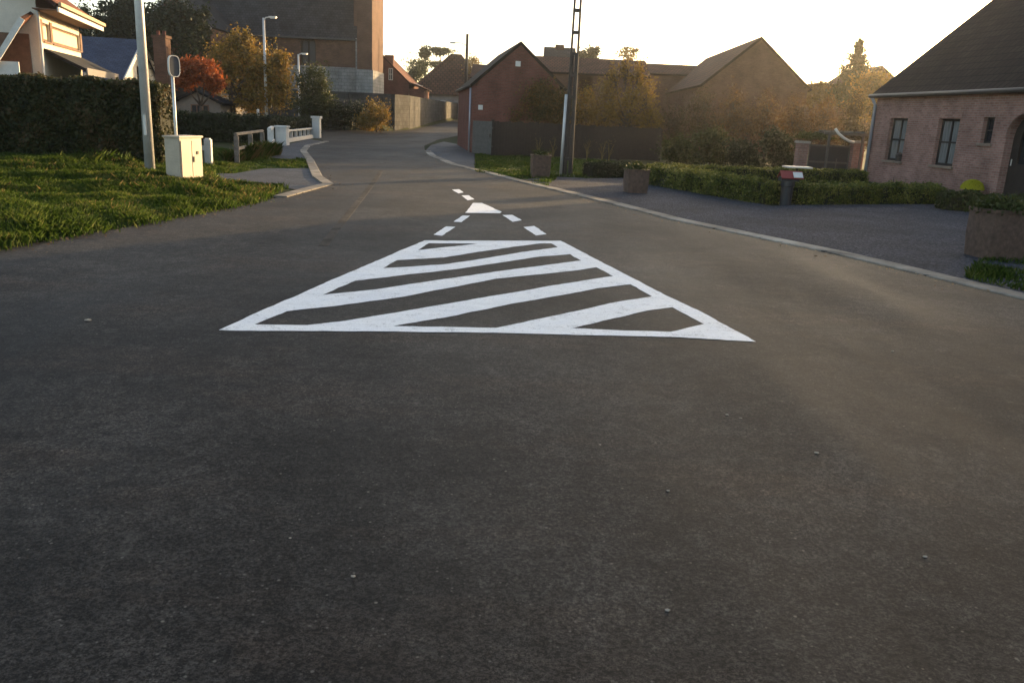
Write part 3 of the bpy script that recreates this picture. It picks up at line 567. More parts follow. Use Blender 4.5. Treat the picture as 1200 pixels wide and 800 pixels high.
zt = D(192, 40, 50).z; MB().box(-.36, .36, -.36, .36, 0, zt-.25).build('stack', M['brickC'], ck); MB().box(-.42, .42, -.42, .42, zt-.25, zt-.1).build('cap', M['brickC'], ck)
for s_ in (-.17, .17): MB().lathe([(.1, zt-.1), (.09, zt+.15)], 10, (s_, 0)).build('chimney_pot', M['brickB'], ck)
# --- terrace with church and houses
TZ = 2.75; tp = [(-60, 64.3), (-24, 64.3), (-13, 64.3), (-9.9, 64.6)]+[(G(p[0], p[1]).x-.35, G(p[0], p[1]).y+.5) for p in [(480, 152), (510, 145), (532, 140)]]+[(-5.6, 120), (-3, 150), (-60, 150)]
mb = MB(); T = tessellate_polygon([[Vector((p[0], p[1], 0)) for p in tp]]); mb.add([(p[0], p[1], TZ+max(0, gz(p[0], p[1])-1.2)) for p in tp], T)
structure(mb.build('terrace_ground', M['grassbed']))
wp = [(-45, 64)]+[(p[0], p[1]-.02) for p in tp[1:8]]; rw = MB()
for i in range(len(wp)-1):
    a, b_ = Vector((*wp[i], 0)), Vector((*wp[i+1], 0)); d = (b_-a).normalized(); s = Vector((d.y, -d.x, 0))*.3; za_, zb = TZ+.12+max(0, gz(*wp[i])-1.2), TZ+.12+max(0, gz(*wp[i+1])-1.2)
    rw.add([a+s+Vector((0, 0, -.2)), b_+s+Vector((0, 0, -.2)), b_-s*.2+Vector((0, 0, -.2)), a-s*.2+Vector((0, 0, -.2)), a+s+Vector((0, 0, za_)), b_+s+Vector((0, 0, zb)), b_-s*.2+Vector((0, 0, zb)), a-s*.2+Vector((0, 0, za_))],
           [(3, 2, 1, 0), (4, 5, 6, 7), (0, 1, 5, 4), (1, 2, 6, 5), (2, 3, 7, 6), (3, 0, 4, 7)])
lab(rw.build('retaining_wall', M['stoneD']), 'long dark stone retaining wall below the church and the terrace houses', 'wall')
bk = [tuple(G(*p)[:2]) for p in [(452, 153.4), (480, 152), (510, 145.4), (533, 140.2), (533, 137)]]
M['bank'] = plain('bank_grass', (.035, .04, .014), .95, .5, 2.5, bmp=.5, spec=.1)
bg = []; 
for p_ in bk: bg.append(Vector((p_[0], p_[1], gz(*p_)-.05)))
mb = MB(); 
for i, p_ in enumerate(bg):
    d = (bg[min(i+1, len(bg)-1)]-bg[max(i-1, 0)]); d.z = 0; d.normalize(); n_ = Vector((-d.y, d.x, 0)); mb.v += [tuple(p_), tuple(p_+n_*.55+Vector((0, 0, .75))), tuple(p_+n_*.9+Vector((0, 0, .75)))]
for i in range(len(bg)-1): mb.f += [(i*3, i*3+3, i*3+4, i*3+1), (i*3+1, i*3+4, i*3+5, i*3+2)]
structure(mb.build('grass_bank', M['bank']))
# church
CY = 75; c1 = D(300, 45, CY); c2 = D(419, 40, CY); ezc = D(365, 40, CY).z
chx = thing('church', 'brick church with long slate roof, arched windows, pale stone base and square tower', 'church', (c1.x-6, CY, TZ), 0)
x0 = -.0; Lc = c2.x-(c1.x-6); eh = ezc-TZ; sb = D(400, 79, CY).z-TZ
def cx(px, py=60): return D(px, py, CY).x-(c1.x-6)
wins = [(cx(352), cx(370)), (cx(312), cx(325)), (cx(312)-3.4, cx(325)-3.4)]; wz0, wz1 = D(361, 78, CY).z-TZ, D(361, 42, CY).z-TZ
ahs = [arch(a, b_, max(wz0, sb+.05), wz1, .5*(b_-a)) for a, b_ in wins]
MB().panel(rect(0, Lc, sb+.001, eh), ahs, .4).build('wall', M['brickC'], chx)
MB().box(-.01, Lc+.02, -.06, .4, -.5, sb).build('stone_base', M['stoneW'], chx)
bw = MB(); bw.box(0, Lc, 8, 8.4, -.5, eh); bw.box(0, .4, .41, 7.99, -.5, eh+3); bw.box(Lc-.4, Lc, .41, 7.99, -.5, eh+3); bw.build('wall', M['brickC'], chx)
for a, b_ in wins:
    g_ = MB().panel(arch(a, b_, max(wz0, sb+.05), wz1, .5*(b_-a)), [arch(a+.12, (a+b_)/2-.06, max(wz0, sb+.05)+.15, wz1-.35, .3), arch((a+b_)/2+.06, b_-.12, max(wz0, sb+.05)+.15, wz1-.35, .3)], .06); g_.v = [(x, y+.25, z) for x, y, z in g_.v]
    g_ = g_.build('window', M['darkwood'], chx); MB().box(a+.05, b_-.05, .33, .34, wz0+.1, wz1-.4).build('pane', M['darkplastic'], g_)
gable_roof(0, Lc, 0, 8.4, eh, eh+6.5, .35, 0., .2).build('roof', M['slate'], chx)
MB().box(0, Lc, -.4, -.3, eh-.42, eh-.28).build('gutter', M['darkplastic'], chx)
MB().box(Lc-.12, Lc+.3, -.35, -.07, -.4, eh-.2).build('corner_pilaster', M['stoneW'], chx)
t1, t2 = cx(421.5), cx(439); tw = MB().box(t1, t2, -1.2, 4.5, 2.2, 16).build('tower', M['brickC'], chx)
MB().box(t1-.05, t2+.08, -1.26, 4.56, -.5, 2.19).build('tower_base', M['stoneW'], chx)
tr_ = MB(); mxx, myy = (t1+t2)/2, 1.65; tr_.add([(t1-.2, -1.4, 16), (t2+.2, -1.4, 16), (t2+.2, 4.7, 16), (t1-.2, 4.7, 16), (mxx, myy, 20)], [(3, 2, 1, 0), (0, 1, 4), (1, 2, 4), (2, 3, 4), (3, 0, 4)], [((0, 0),)*4]+[((0, 0), (2, 0), (1, 4))]*4); tr_.build('tower_roof', M['slate'], chx)
# transept-like gabled sacristy on the left
pl, pr, pa = D(164, 40, 66), D(247, 33, 66), D(206, -8, 66); ww = pr.x-pl.x
sac, _ = house('brick_sacristy', 'dark brick gabled annex left of the church with a pale coping line', 'building', (pl.x, 66+8, TZ), -math.pi/2, 8, ww, pr.z-TZ, pa.z-TZ, 'brickC', 'slate', oh=.1, ov=-.02, th=.16)
hh_ = pa.z-TZ; h0_ = pr.z-TZ
MB().slab((8.03, ww+.12, h0_-.02), (8.2, ww+.12, h0_-.02), (8.2, ww/2, hh_+.25), (8.03, ww/2, hh_+.25), -.22).build('coping', M['concrete'], sac)
MB().slab((8.03, -.12, h0_-.02), (8.2, -.12, h0_-.02), (8.2, ww/2, hh_+.25), (8.03, ww/2, hh_+.25), .22).build('coping', M['concrete'], sac)
# terrace houses
def gfront(name, label, pxl, pxr, pye, pya, Y, z0, depth, wall, roof, cat='house', **kw):
    """gable facing the camera, between two pixels columns at distance Y"""
    a, b_ = D(pxl, pye, Y), D(pxr, pye, Y); ap = D((pxl+pxr)/2, pya, Y); ww = b_.x-a.x
    r, rf = house(name, label, cat, (a.x, Y+depth, z0), -math.pi/2, depth, ww, (a.z+b_.z)/2-z0, ap.z-z0, wall, roof, **kw); return r, rf, ww, (a.z+b_.z)/2-z0, ap.z-z0
r, rf, ww, he, hr = gfront('terrace_house', 'small red brick house with orange tiled roof right of the church tower', 417, 479, 96, 66, 84, TZ+.2, 8, 'brickB', 'tileR', oh=.2, ov=.1)
ww_ = ww
window(r, ww*.62, ww*.7, 1.6, 2.7, -.01, a=math.pi/2, off=(8, 0, 0), sill=None, frame='whitep')
MB().box(7.0, 7.7, ww/2+.2, ww/2+1.0, hr-.9, hr+.15).build('chimney', M['brickB'], rf)
an = MB(); an.box(3.5, 7.6, ww+.01, ww+1.5, -.3, he-.5); an.build('annex_wall', M['brickB'], r)
MB().slab((7.8, ww-.1, he+.16), (7.8, ww+1.8, he-.5), (3.3, ww+1.8, he-.5), (3.3, ww-.1, he+.16), .12).build('annex_roof', M['tileR'], r)
for x in (4.4, 6.2): MB().slab((x+.7, ww+.35, he+.08), (x+.7, ww+.95, he-.13), (x, ww+.95, he-.13), (x, ww+.35, he+.08), .03).build('skylight', M['glassw'] if 'glassw' in M else M['galv'], r)
# hipped dark house
a, b_ = D(478, 109, 98), D(578, 109, 98); ap = D(526, 60, 98); zb = 1.2; wdt = b_.x-a.x
hp = thing('hipped_house', 'dark house with big hipped tiled roof at the bend of the rising road', 'house', (a.x, 98, zb))
MB().box(.3, wdt-.3, .3, 8, -.6, a.z-zb).build('wall', M['concrete'], hp)
e = a.z-zb; tp_ = ap.z-zb; hr_ = MB(); x_a, x_b = wdt*.46, wdt*.58
hr_.add([(-.2, -.2, e), (wdt+.2, -.2, e), (wdt+.2, 8.4, e), (-.2, 8.4, e), (x_a, 4, tp_), (x_b, 4.4, tp_)], [(3, 2, 1, 0), (0, 1, 5, 4), (1, 2, 5), (2, 3, 4, 5), (3, 0, 4)], [((0, 0),)*4, ((0, 0), (5, 0), (3, 6), (2.5, 6)), ((0, 0), (8, 0), (4, 6)), ((0, 0), (5, 0), (3, 6), (2, 6)), ((0, 0), (8, 0), (4, 6))])
hr_.build('roof', M['tileB'], hp); window(hp, .9, 1.6, .7, 1.7, .28, sill=None, frame='whitep'); window(hp, 2.3, 3.0, .7, 1.7, .28, sill=None, frame='whitep')
MB().box(3.7, 4.3, .2, .28, -.2, 1.9).build('door', M['whitep'], hp)
# long farm building behind the barn, lower wing, big barn
def long_house(name, label, pxl, pxr, pye, pyr, Y, depth, wall, roof, **kw):
    a, b_, c = D(pxl, pye, Y), D(pxr, pye, Y), D((pxl+pxr)/2, pyr, Y+depth/2); z0 = gz(0, Y); return house(name, label, 'farm building', (a.x, Y, z0), 0, b_.x-a.x, depth, (a.z+b_.z)/2-z0, c.z-z0, wall, roof, **kw)
r, rf = long_house('farm_building', 'long low brick farm building with brown tiled roof, right behind the red barn', 622, 758, 87, 71, 60, 6, 'brickC', 'tileB', holes_front=[rect(3.4, 4.3, 3.1, 4.7)])
window(r, 3.4, 4.3, 3.1, 4.7, .12, sill=None)
r, rf2 = long_house('farm_house', 'small gabled house with a chimney rising behind the long farm building', 641, 672, 80, 58, 68, 6, 'brickC', 'slate')
p = D(655, 70, 71); p2 = D(655, 53, 71); o_ = r.location; MB().box(p.x-o_.x-.35, p.x-o_.x+.35, 2.6, 3.3, p.z-o_.z-.6, p2.z-o_.z).build('chimney', M['brickC'], rf2)
long_house('farm_shed', 'low shed with pale brown roof between the farm building and the big barn', 752, 830, 88, 78, 72, 6, 'brickC', 'tileB')
long_house('far_house', 'brown roofed house showing just above the left slope of the red barn', 554, 640, 93, 79, 86, 7, 'brickC', 'tileB')
a = D(892, 46, 55); e0 = D(946, 104, 55); hw = e0.x-a.x; fz_ = D(814, 74, 80); dirb = math.atan2(fz_.y-a.y, fz_.x-a.x)
gg = Vector((math.sin(dirb), -math.cos(dirb), 0)); ob = Vector((a.x, a.y, 0))+gg*hw
big, rf3 = house('big_barn', 'large brown brick barn with a broad tiled roof, its gable rising above the russet bushes', 'barn', (ob.x, ob.y, .1), dirb, 19, hw*2, e0.z-.1, a.z-.1, 'brickC', 'tileB', oh=.25, ov=.15)
gfront('far_house', 'hazy gabled house behind the conifer left of the bungalow roof', 1008, 1052, 96, 79, 75, .6, 8, 'brickC', 'tileB')
gfront('far_cottage', 'small distant gabled roof between the russet bushes and the conifer', 951, 980, 112, 98, 82, .6, 8, 'brickC', 'tileD')
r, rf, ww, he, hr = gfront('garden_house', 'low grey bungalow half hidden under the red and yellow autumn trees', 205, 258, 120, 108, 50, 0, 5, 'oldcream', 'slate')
window(r, ww*.35, ww*.75, .7, 1.5, -.01, a=math.pi/2, off=(5, 0, 0), sill=None, frame='brown', bars=(2, 0))
# unseen house added outside the frame to keep the road in shade
h2, _ = house('brick_bungalow', 'second low brick bungalow further along the forecourt, beyond the arched doorway', 'house', (15.6, 9.5, 0), math.radians(-90), 14, 9, 3.0, 7.5, 'brickR', 'tileD', [rect(2, 3, .8, 2.1), rect(5, 6, .8, 2.1), rect(8, 9, .8, 2.1)])
for x in (2, 5, 8): window(h2, x, x+1, .8, 2.1, .16)
# ------------------------------------------------------------------ fences, gates, poles
def board_fence(name, label, a, b_, h, mat, bw=.12, gap=.006):
    a, b_ = Vector((a[0], a[1], 0)), Vector((b_[0], b_[1], 0)); L = (b_-a).length; r = thing(name, label, 'fence', tuple(a), math.atan2(b_.y-a.y, b_.x-a.x)); mb = MB(); x = 0
    while x < L: hh = h+random.uniform(-.03, .03); mb.box(x, x+bw, 0, .02, .04, hh); x += bw+gap
    mb.build('boards', M[mat], r); MB().box(0, L, .022, .07, h*.25, h*.25+.08).build('rail', M[mat], r); MB().box(0, L, .022, .07, h*.8, h*.8+.08).build('rail', M[mat], r)
    k = int(L/2.4)+1
    for i in range(k+1): x = min(L*i/k, L-.05); MB().box(x-.05, x+.05, .072, .17, 0, h+.05).build('post', M[mat], r)
    return r
f0 = G(577, 182.5); f1 = G(772, 189); board_fence('wooden_fence', 'long dark brown board fence beside the red brick barn', f0, f1, 1.42, 'darkwood')
f2 = G(553, 180.5); gt_ = thing('wooden_gate', 'weathered grey wooden gate between the barn corner and the dark fence', 'gate', tuple(f2), math.atan2(f0.y-f2.y, f0.x-f2.x)); Lg = (f0-f2).length-.05
M['greywood'] = plain('grey_wood', (.085, .085, .08), .85, .3, 6)
mb = MB(); x = 0
while x < Lg-.1: mb.box(x, x+.11, 0, .02, .06, 1.4); x += .118
mb.build('boards', M['greywood'], gt_); MB().box(0, Lg, .021, .06, .35, .43).build('rail', M['greywood'], gt_); MB().box(0, Lg, .021, .06, 1.1, 1.18).build('rail', M['greywood'], gt_); MB().box(Lg-.12, Lg-.09, -.05, 0, .75, .9).build('handle', M['iron'], gt_)
# lattice pole
pb = G(664.5, 206); lp = thing('lattice_pole', 'tall dark iron lattice pole on the lawn with a pale conduit up its side', 'pole', tuple(pb)); HP = 9.2
wd0, wd1 = .115, .055; mb = MB()
for sx in (-1, 1):
    for sy in (-1, 1): mb.tube([(sx*wd0, sy*wd0, 0), (sx*wd1, sy*wd1, HP)], .032, 5)
mb.build('corner_bars', M['iron'], lp); z = .5
while z < HP-.2:
    w_ = wd0+(wd1-wd0)*z/HP; MB().box(-w_-.02, w_+.02, -w_-.02, w_+.02, z-.04, z+.04).build('rung', M['iron'], lp); z += .58
MB().box(-.22, .22, -.22, .22, -.1, .05).build('footing', M['concrete'], lp)
mb = MB(); mb.box(-.08, -.02, -.08, .08, 0, 3.4); mb.box(.02, .08, -.08, .08, 0, 3.4); mb.build('inner_channel', M['iron'], lp)
MB().box(-.5, .5, -.04, .04, HP-.3, HP-.22).build('crossarm', M['iron'], lp)
for x in (-.45, 0, .45): MB().lathe([(.03, HP-.22), (.05, HP-.15), (.03, HP-.1), (.045, HP-.04), (.02, HP)], 10, (x, 0)).build('insulator', M['whitep'], lp)
MB().tube([(-.2, -.17, 0), (-.17, -.14, 2.3)], .042, 8).build('conduit', M['galv'], lp, True)
# street lamps
def lamp(label, base, h, arm, col='galv', r0_=.09, dirx=1, name='street_lamp', head=True, group='street lamps along the road'):
    r = thing(name, label, 'street lamp', base, group=group)
    MB().tube([(0, 0, -.1), (0, 0, h*.5), (0, 0, h)], [r0_, r0_*.8, r0_*.6], 12).build('pole', M[col], r, True)
    MB().tube([(0, 0, h-.15), (dirx*arm*.35, 0, h+.02), (dirx*arm, 0, h+.06)], [.04, .035, .03], 8).build('arm', M[col], r, True)
    hd = MB(); hd.box(arm-.05, arm+.42, -.1, .1, h+.02, h+.11); hd = hd.build('lamp_head', M['galv'], r, bevel=.025)
    xc = arm+.2; MB().box(xc-.15, xc+.15, -.07, .07, h-.01, h+.017).build('diffuser', M['whitep'], hd)
    MB().box(-.03, .03, -r0_-.01, -r0_*.6, .9, 1.3).build('access_door', M[col], r); return r
p = G(176.5, 208); lamp('tall pale lamp post beside the utility cabinet, cut off by the top edge', (p.x, p.y, 0), 8, 1.4, r0_=.105)
p = G(313, 156); lamp('slim pale lamp post with a short arm in front of the yellow autumn tree', (p.x, p.y, p.z), D(307, 18, p.y).z-p.z-.15, .35, r0_=.11)
p = Vector((*D(351, 135, 62)[:2], gz(0, 62))); lamp('shorter grey lamp post in front of the church, behind the low dark hedge', tuple(p), D(350, 64, 62).z-p.z, .25, r0_=.1)
p = Vector((*D(546, 100, 86)[:2], gz(0, 86))); zt = D(545, 40, 86).z-p.z; ul = thing('utility_pole', 'dark wooden pole with a lamp on a long arm above the hipped house', 'pole', tuple(p))
MB().tube([(0, 0, 0), (0, 0, zt)], [.2, .13], 10).build('pole', M['darkwood'], ul, True); MB().tube([(0, 0, zt-1.1), (-.6, 0, zt-.85), (-1.2, 0, zt-.85)], .035, 6).build('arm', M['iron'], ul); MB().box(-1.7, -1.1, -.12, .12, zt-.95, zt-.78).build('lamp_head', M['galv'], ul, bevel=.04)
# traffic sign seen from behind
p = G(209.5, 214); zt = D(206.5, 66, p.y).z; M['greyback'] = plain('dull_grey_metal', (.07, .075, .085), .7, .1, 5, bmp=0, spec=.2); sg = thing('traffic_sign', 'small rounded traffic sign seen nearly from behind on a thin pole at the cabinet', 'sign', (p.x, p.y, 0), rad(58))
MB().tube([(0, 0, -.1), (0, 0, zt-.02)], .03, 10).build('pole', M['galv'], sg, True)
zm = D(206, 78, p.y).z; R_ = (zt-zm)*1.0; pts = []
for i in range(32):
    a = 2*math.pi*i/32; ex = .35; pts.append((.115*np.sign(math.cos(a))*abs(math.cos(a))**.6, zm+R_*np.sign(math.sin(a))*abs(math.sin(a))**.6))
pl_ = MB().panel(pts, [], .03); pl_.v = [(x, y-.07, z) for x, y, z in pl_.v]; pl_.build('plate', M['greyback'] if 'greyback' in M else M['zinc'], sg)
rm = MB().panel([(x*1.08, zm+(z-zm)*1.05) for x, z in pts], [[(x*.98, zm+(z-zm)*.98) for x, z in pts]], .05); rm.v = [(x, y-.085, z) for x, y, z in rm.v]; rm.build('rim', M['whitep'], sg)
MB().box(-.06, .06, -.04, .035, zm-.03, zm+.03).build('bracket', M['galv'], sg)
# utility cabinet
cF = G(213, 217); cR = G(237, 215.5); cL = G(193.5, 207.5)
M['cab'] = plain('cabinet_cream', (.44, .37, .28), .55, .12, 3)
ax = math.atan2(cF.y-cL.y, cF.x-cL.x); Lx = (cF-cL).length*.55; zc = D(213, 160.5, cF.y).z
cb_ = thing('utility_cabinet', 'cream utility cabinet with dented door on the grass verge, lit by the sun', 'cabinet', tuple(cF), 0)
uL = (cL-cF).normalized(); uR = (cR-cF); uR = Vector((-uL.y, uL.x, 0)) if Vector((-uL.y, uL.x, 0)).dot(uR) > 0 else Vector((uL.y, -uL.x, 0))
print('cab', cF, cR, cL, zc, (cL-cF).length, (cR-cF).length)
wL = .62; wR = .95
def cq(u, v_): return tuple(uL*u+uR*v_)
# the wide face looks along +x toward the road
uL = Vector((-.86, .2, 0)).normalized(); uR = Vector((.2, .86, 0)).normalized()
def cprism(u0_, u1_, v0_, v1_, z0, z1): return MB().prism([tuple((uL*a+uR*b__)[:2]) for a, b__ in ((u0_, v0_), (u1_, v0_), (u1_, v1_), (u0_, v1_))], z0, z1)
cprism(0, .34, 0, .74, .12, zc-.03).build('body', M['cab'], cb_, bevel=.012)
cprism(-.03, .37, -.03, .77, zc-.028, zc+.012).build('lid', M['cab'], cb_, bevel=.012)
cprism(.02, .32, .02, .72, -.1, .118).build('plinth', M['concrete'], cb_)
for a, b__ in ((.03, .365), (.378, .71)):
    dd = cprism(-.014, -.001, a, b__, .17, zc-.08).build('door', M['cab'], cb_, bevel=.004)
cprism(-.03, -.015, .4, .44, .45, .56).build('lock', M['iron'], dd); cprism(-.028, -.015, .52, .58, .6, .66).build('notice_plate', M['iron'], dd)
p = G(245, 193); gp_ = thing('rail_fence', 'weathered white post and rail stub behind the utility cabinet', 'fence', (p.x, p.y, 0)); zt = D(242, 162, p.y).z
MB().box(-.09, .09, -.09, .09, 0, zt).build('post', M['whitep'], gp_, bevel=.03); MB().box(-.75, -.092, -.03, .03, zt-.32, zt-.2).build('rail', M['whitep'], gp_)
M['oldc'] = plain('old_concrete', (.2, .175, .15), .95, .5, 7)
# weathered low railing covered with ivy
a, b_ = G(278, 190), G(308, 181); zt = .75; wr = thing('railing', 'weathered low concrete railing overgrown with dry grass, beside the driveway', 'railing', tuple(a), math.atan2(b_.y-a.y, b_.x-a.x)); L = (b_-a).length
for x in np.linspace(0, L, 3): MB().box(x-.065, x+.065, -.065, .065, 0, zt).build('post', M['oldc'], wr, bevel=.02)
MB().box(-.1, L+.1, -.05, .05, zt+.003, zt+.08).build('rail', M['oldc'], wr, bevel=.02); MB().box(.1, L-.1, -.03, .03, .35, .43).build('rail', M['oldc'], wr)
IV = [(a.x-.3, a.y-.3), (b_.x+.4, b_.y-.4), (b_.x+.5, b_.y+.4), (a.x, a.y+.4)]; blades('tall_grass', IV, 3000, .6, 'grass', near=False, wd=.012, clump=.2); blades('dry_grass', IV, 800, .6, 'dry', near=False, wd=.01, clump=.2)
# white bridge parapets
def parapet(label, a, b_, h, cols=5):
    a, b_ = Vector((a[0], a[1], 0)), Vector((b_[0], b_[1], 0)); L = (b_-a).length; r = thing('parapet', label, 'railing', tuple(a), math.atan2(b_.y-a.y, b_.x-a.x))
    MB().box(0, L, -.1, .1, 0, h*.33).build('plinth', M['whitep'], r); MB().box(0, L, -.07, .07, h*.86, h).build('rail', M['whitep'], r, bevel=.015)
    for i in range(cols+1): x = L*i/cols; MB().box(x-.06, x+.06, -.062, .062, h*.33+.002, h*.86-.002).build('baluster', M['whitep'], r)
    return r
pe = G(365.5, 161.5); pm = G(336, 166.5); parapet('white concrete parapet with open bays along the road bend', pm, pe, D(350, 149, pe.y).z, 6)
pc = G(323, 170); pa_ = D(335.5, 168, pc.y); blk = thing('pillar', 'broad square white pillar joining the two parapets', 'pillar', (pc.x, pc.y, 0)); zt = D(329, 147.5, pc.y).z
MB().box(0, pa_.x-pc.x, 0, .5, 0, zt-.08).build('shaft', M['whitep'], blk); MB().box(-.05, pa_.x-pc.x+.05, -.05, .55, zt-.078, zt).build('cap', M['whitep'], blk, bevel=.02)
zt = D(365, 136, pe.y).z; ep = thing('pillar', 'slender white end pillar at the far end of the open parapet', 'pillar', (pe.x+.25, pe.y+.1, 0)); MB().box(-.2, .2, -.2, .2, 0, zt-.12).build('shaft', M['whitep'], ep); MB().box(-.26, .26, -.26, .26, zt-.118, zt).build('cap', M['whitep'], ep)
pd = G(316, 175); parapet('short white parapet turning back toward the grass verge', (pc.x-.1, pc.y-.1), pd, .8, 3)
p = G(303.5, 166); tp_o = thing('marker_post', 'thin pale post beside the slim lamp post, behind the weathered railing', 'post', (p.x, p.y, 0)); zt = D(303, 128, p.y).z; MB().tube([(0, 0, 0), (0, 0, zt-.05)], .06, 8).build('post', M['galv'], tp_o); MB().lathe([(.075, zt-.05), (.04, zt)], 8).build('cap', M['whitep'], tp_o)
# planters on the forecourt
def planter(label, p, px0, px1, pyt, plants):
    wd = (px1-px0)/F*p.y*1.0; zt = D((px0+px1)/2, pyt, p.y).z; r = thing('planter', label, 'planter', (p.x, p.y+wd/2, 0), rad(8), 'brown planters along the kerb'); hw = wd/2; mb = MB()
    n = 24; mb.lathe([(hw*.92, 0), (hw*1., zt*.5), (hw*1., zt*.93), (hw*1.05, zt*.94), (hw*1.05, zt), (hw*.9, zt), (hw*.88, zt-.05), (0.01, zt-.05)], n); 
    mb.v = [(x*(1.18 if 1 else 1), y*1.1, z) for x, y, z in mb.v]; sq = []
    for x, y, z in mb.v:   # square the drum off
        m_ = max(abs(x), abs(y), 1e-6); l_ = math.hypot(x, y); k_ = (l_/m_)**.75 if l_ > 0 else 1; sq.append((x*k_*.86, y*k_*.86, z))
    mb.v = sq; mb.build('pot', M['planter'], r)
    P = rng.normal(size=(plants, 3))*[hw*.45, hw*.45, .05]+[0, 0, zt+.03]; npmesh('plants', quads(P, .035), 4, M['green'], r, off=(0, 0, 0)); return r
M['planter'] = plain('exposed_aggregate', (.10, .062, .045), .9, .45, 14)
planter('smallest brown planter on the lawn left of the iron pole', G(633, 208), 622, 645, 182, 250)
planter('brown planter at the left end of the clipped hedges', G(746, 226.5), 733, 760, 199, 500)
planter('large brown planter with green plants at the right edge beside the kerb', G(1178, 305), 1152, 1206, 247, 2400)
# letterbox with red roof, low dark post
p = G(920, 240); bx = thing('letterbox', 'small house shaped letterbox with a red roof on a dark stump between the hedges', 'letterbox', (p.x, p.y, 0)); zt = D(920, 211, p.y).z
MB().lathe([(.12, 0), (.13, zt*.75), (.15, zt*.78), (.15, zt-.02)], 14).build('stump', M['darkplastic'], bx)
zr = D(920, 200, p.y).z; M['redp'] = plain('red_paint', (.22, .028, .022), .5, .15, 6)
MB().box(-.18, .2, -.13, .13, zt-.018, zt+.07).build('box', M['darkplastic'], bx)
rf_ = MB(); rf_.slab((-.2, -.18, zt+.05), (.28, -.18, zt+.05), (.28, 0, zr), (-.2, 0, zr), .02); rf_.slab((.28, .18, zt+.05), (-.2, .18, zt+.05), (-.2, 0, zr+.002), (.28, 0, zr+.002), .02); rf_.build('lid', M['redp'], bx)
MB().slab((.06, -.185, zt+.075), (.26, -.185, zt+.075), (.26, -.06, zt+.075+(zr-zt-.05)*.7), (.06, -.06, zt+.075+(zr-zt-.05)*.7), .012).build('notice_plate', M['whitep'], bx)  # white plate stands in for the highlight on the right of the red lid
p = G(931, 222); bt = thing('bird_table', 'flat pale bird table just behind the red roofed letterbox', 'bird table', (p.x, p.y, 0)); zt = D(931, 195, p.y).z
MB().tube([(0, 0, 0), (0, 0, zt-.04)], .03, 8).build('post', M['darkwood'], bt); MB().box(-.36, .36, -.2, .2, zt-.04, zt).build('tray', M['galv'], bt)
# garden gate frames between two brick piers
yg = 31.; 
for px0, px1, pt, lb in ((935, 947, 165, 'left brick pier of the dark garden gate, beside the evergreen bushes'), (999, 1012, 165, 'right brick pier of the dark garden gate, beside the bungalow downpipe')):
    a, b_ = D(px0, pt, yg), D(px1, pt, yg); r = thing('gate_pier', lb, 'pier', ((a.x+b_.x)/2, yg, 0)); w_ = (b_.x-a.x)/2; MB().box(-w_, w_, -w_, w_, 0, a.z-.08).build('shaft', M['brickR'], r); MB().box(-w_-.04, w_+.04, -w_-.04, w_+.04, a.z-.078, a.z).build('cap', M['concrete'], r)
a, b_ = D(949, 170, yg), D(998, 170, yg); gr = thing('mesh_gate', 'dark meshed garden gate with grey rails between the brick piers', 'gate', (a.x, yg+.1, 0)); L = b_.x-a.x; zt = a.z
MB().box(.03, L-.03, 0, .02, .1, zt-.03).build('mesh_panel', M['darkplastic'], gr); mb = MB(); z2 = D(960, 190, yg).z
mb.box(0, L, -.05, -.002, z2-.03, z2+.03); mb.box(0, L, -.05, -.002, zt-.03, zt+.03)
for x in (0.03, L*.46, L-.03): mb.box(x-.025, x+.025, -.06, -.051, 0, zt+.3 if 0 < x < L*.6 and x > .1 else zt)
mb.box(L*.7-.02, L*.7+.02, -.06, -.051, 0, z2+.15); mb.build('frame', M['greywood'], gr)
pz = D(975, 158, yg-.3).z; pg = thing('pergola', 'thin grey pergola frame over the garden gate', 'pergola', (D(972, 160, yg-.4).x, yg-.4, 0)); xr = D(1012, 160, yg-.4).x-pg.location.x
MB().box(-.04, .04, -.04, .04, 0, pz).build('post', M['greywood'], pg); MB().box(xr-.04, xr+.04, -.04, .04, 0, pz).build('post', M['greywood'], pg); MB().box(-.2, xr+.3, -.05, .05, pz+.002, pz+.09).build('beam', M['greywood'], pg); MB().box(-.2, xr+.3, .9, 1.0, pz+.002, pz+.09).build('beam', M['greywood'], pg)
for x in np.linspace(0, xr, 4): MB().box(x-.03, x+.03, -.15, 1.1, pz+.093, pz+.15).build('rafter', M['greywood'], pg)
c_ = [D(x, y, yg-.6) for x, y in ((979, 151), (983, 157), (989, 162), (995, 165.5), (1001, 167))]; ho = MB().tube(c_, .045, 8); ho = ho.build('hose', M['whitep'], None, True, loc=tuple(c_[0])); lab(ho, 'curved white pipe hanging over the dark garden gate', 'pipe')
# garden lantern on a stake in front of the left window
p = G(1047, 217); p = Vector((D(1047, 213, 28.2).x, 28.2, 0)); zt = D(1052, 180, 28.2).z; gl = thing('garden_lantern', 'dark lantern on a thin stake in front of the left bungalow window', 'lantern', tuple(p)); MB().tube([(0, 0, 0), (0.06, 0, zt-.3)], .03, 8).build('post', M['iron'], gl)
MB().lathe([(.05, zt-.3), (.11, zt-.26), (.13, zt-.06), (.15, zt-.05), (.02, zt+.05)], 8, (.06, 0)).build('lantern', M['iron'], gl)
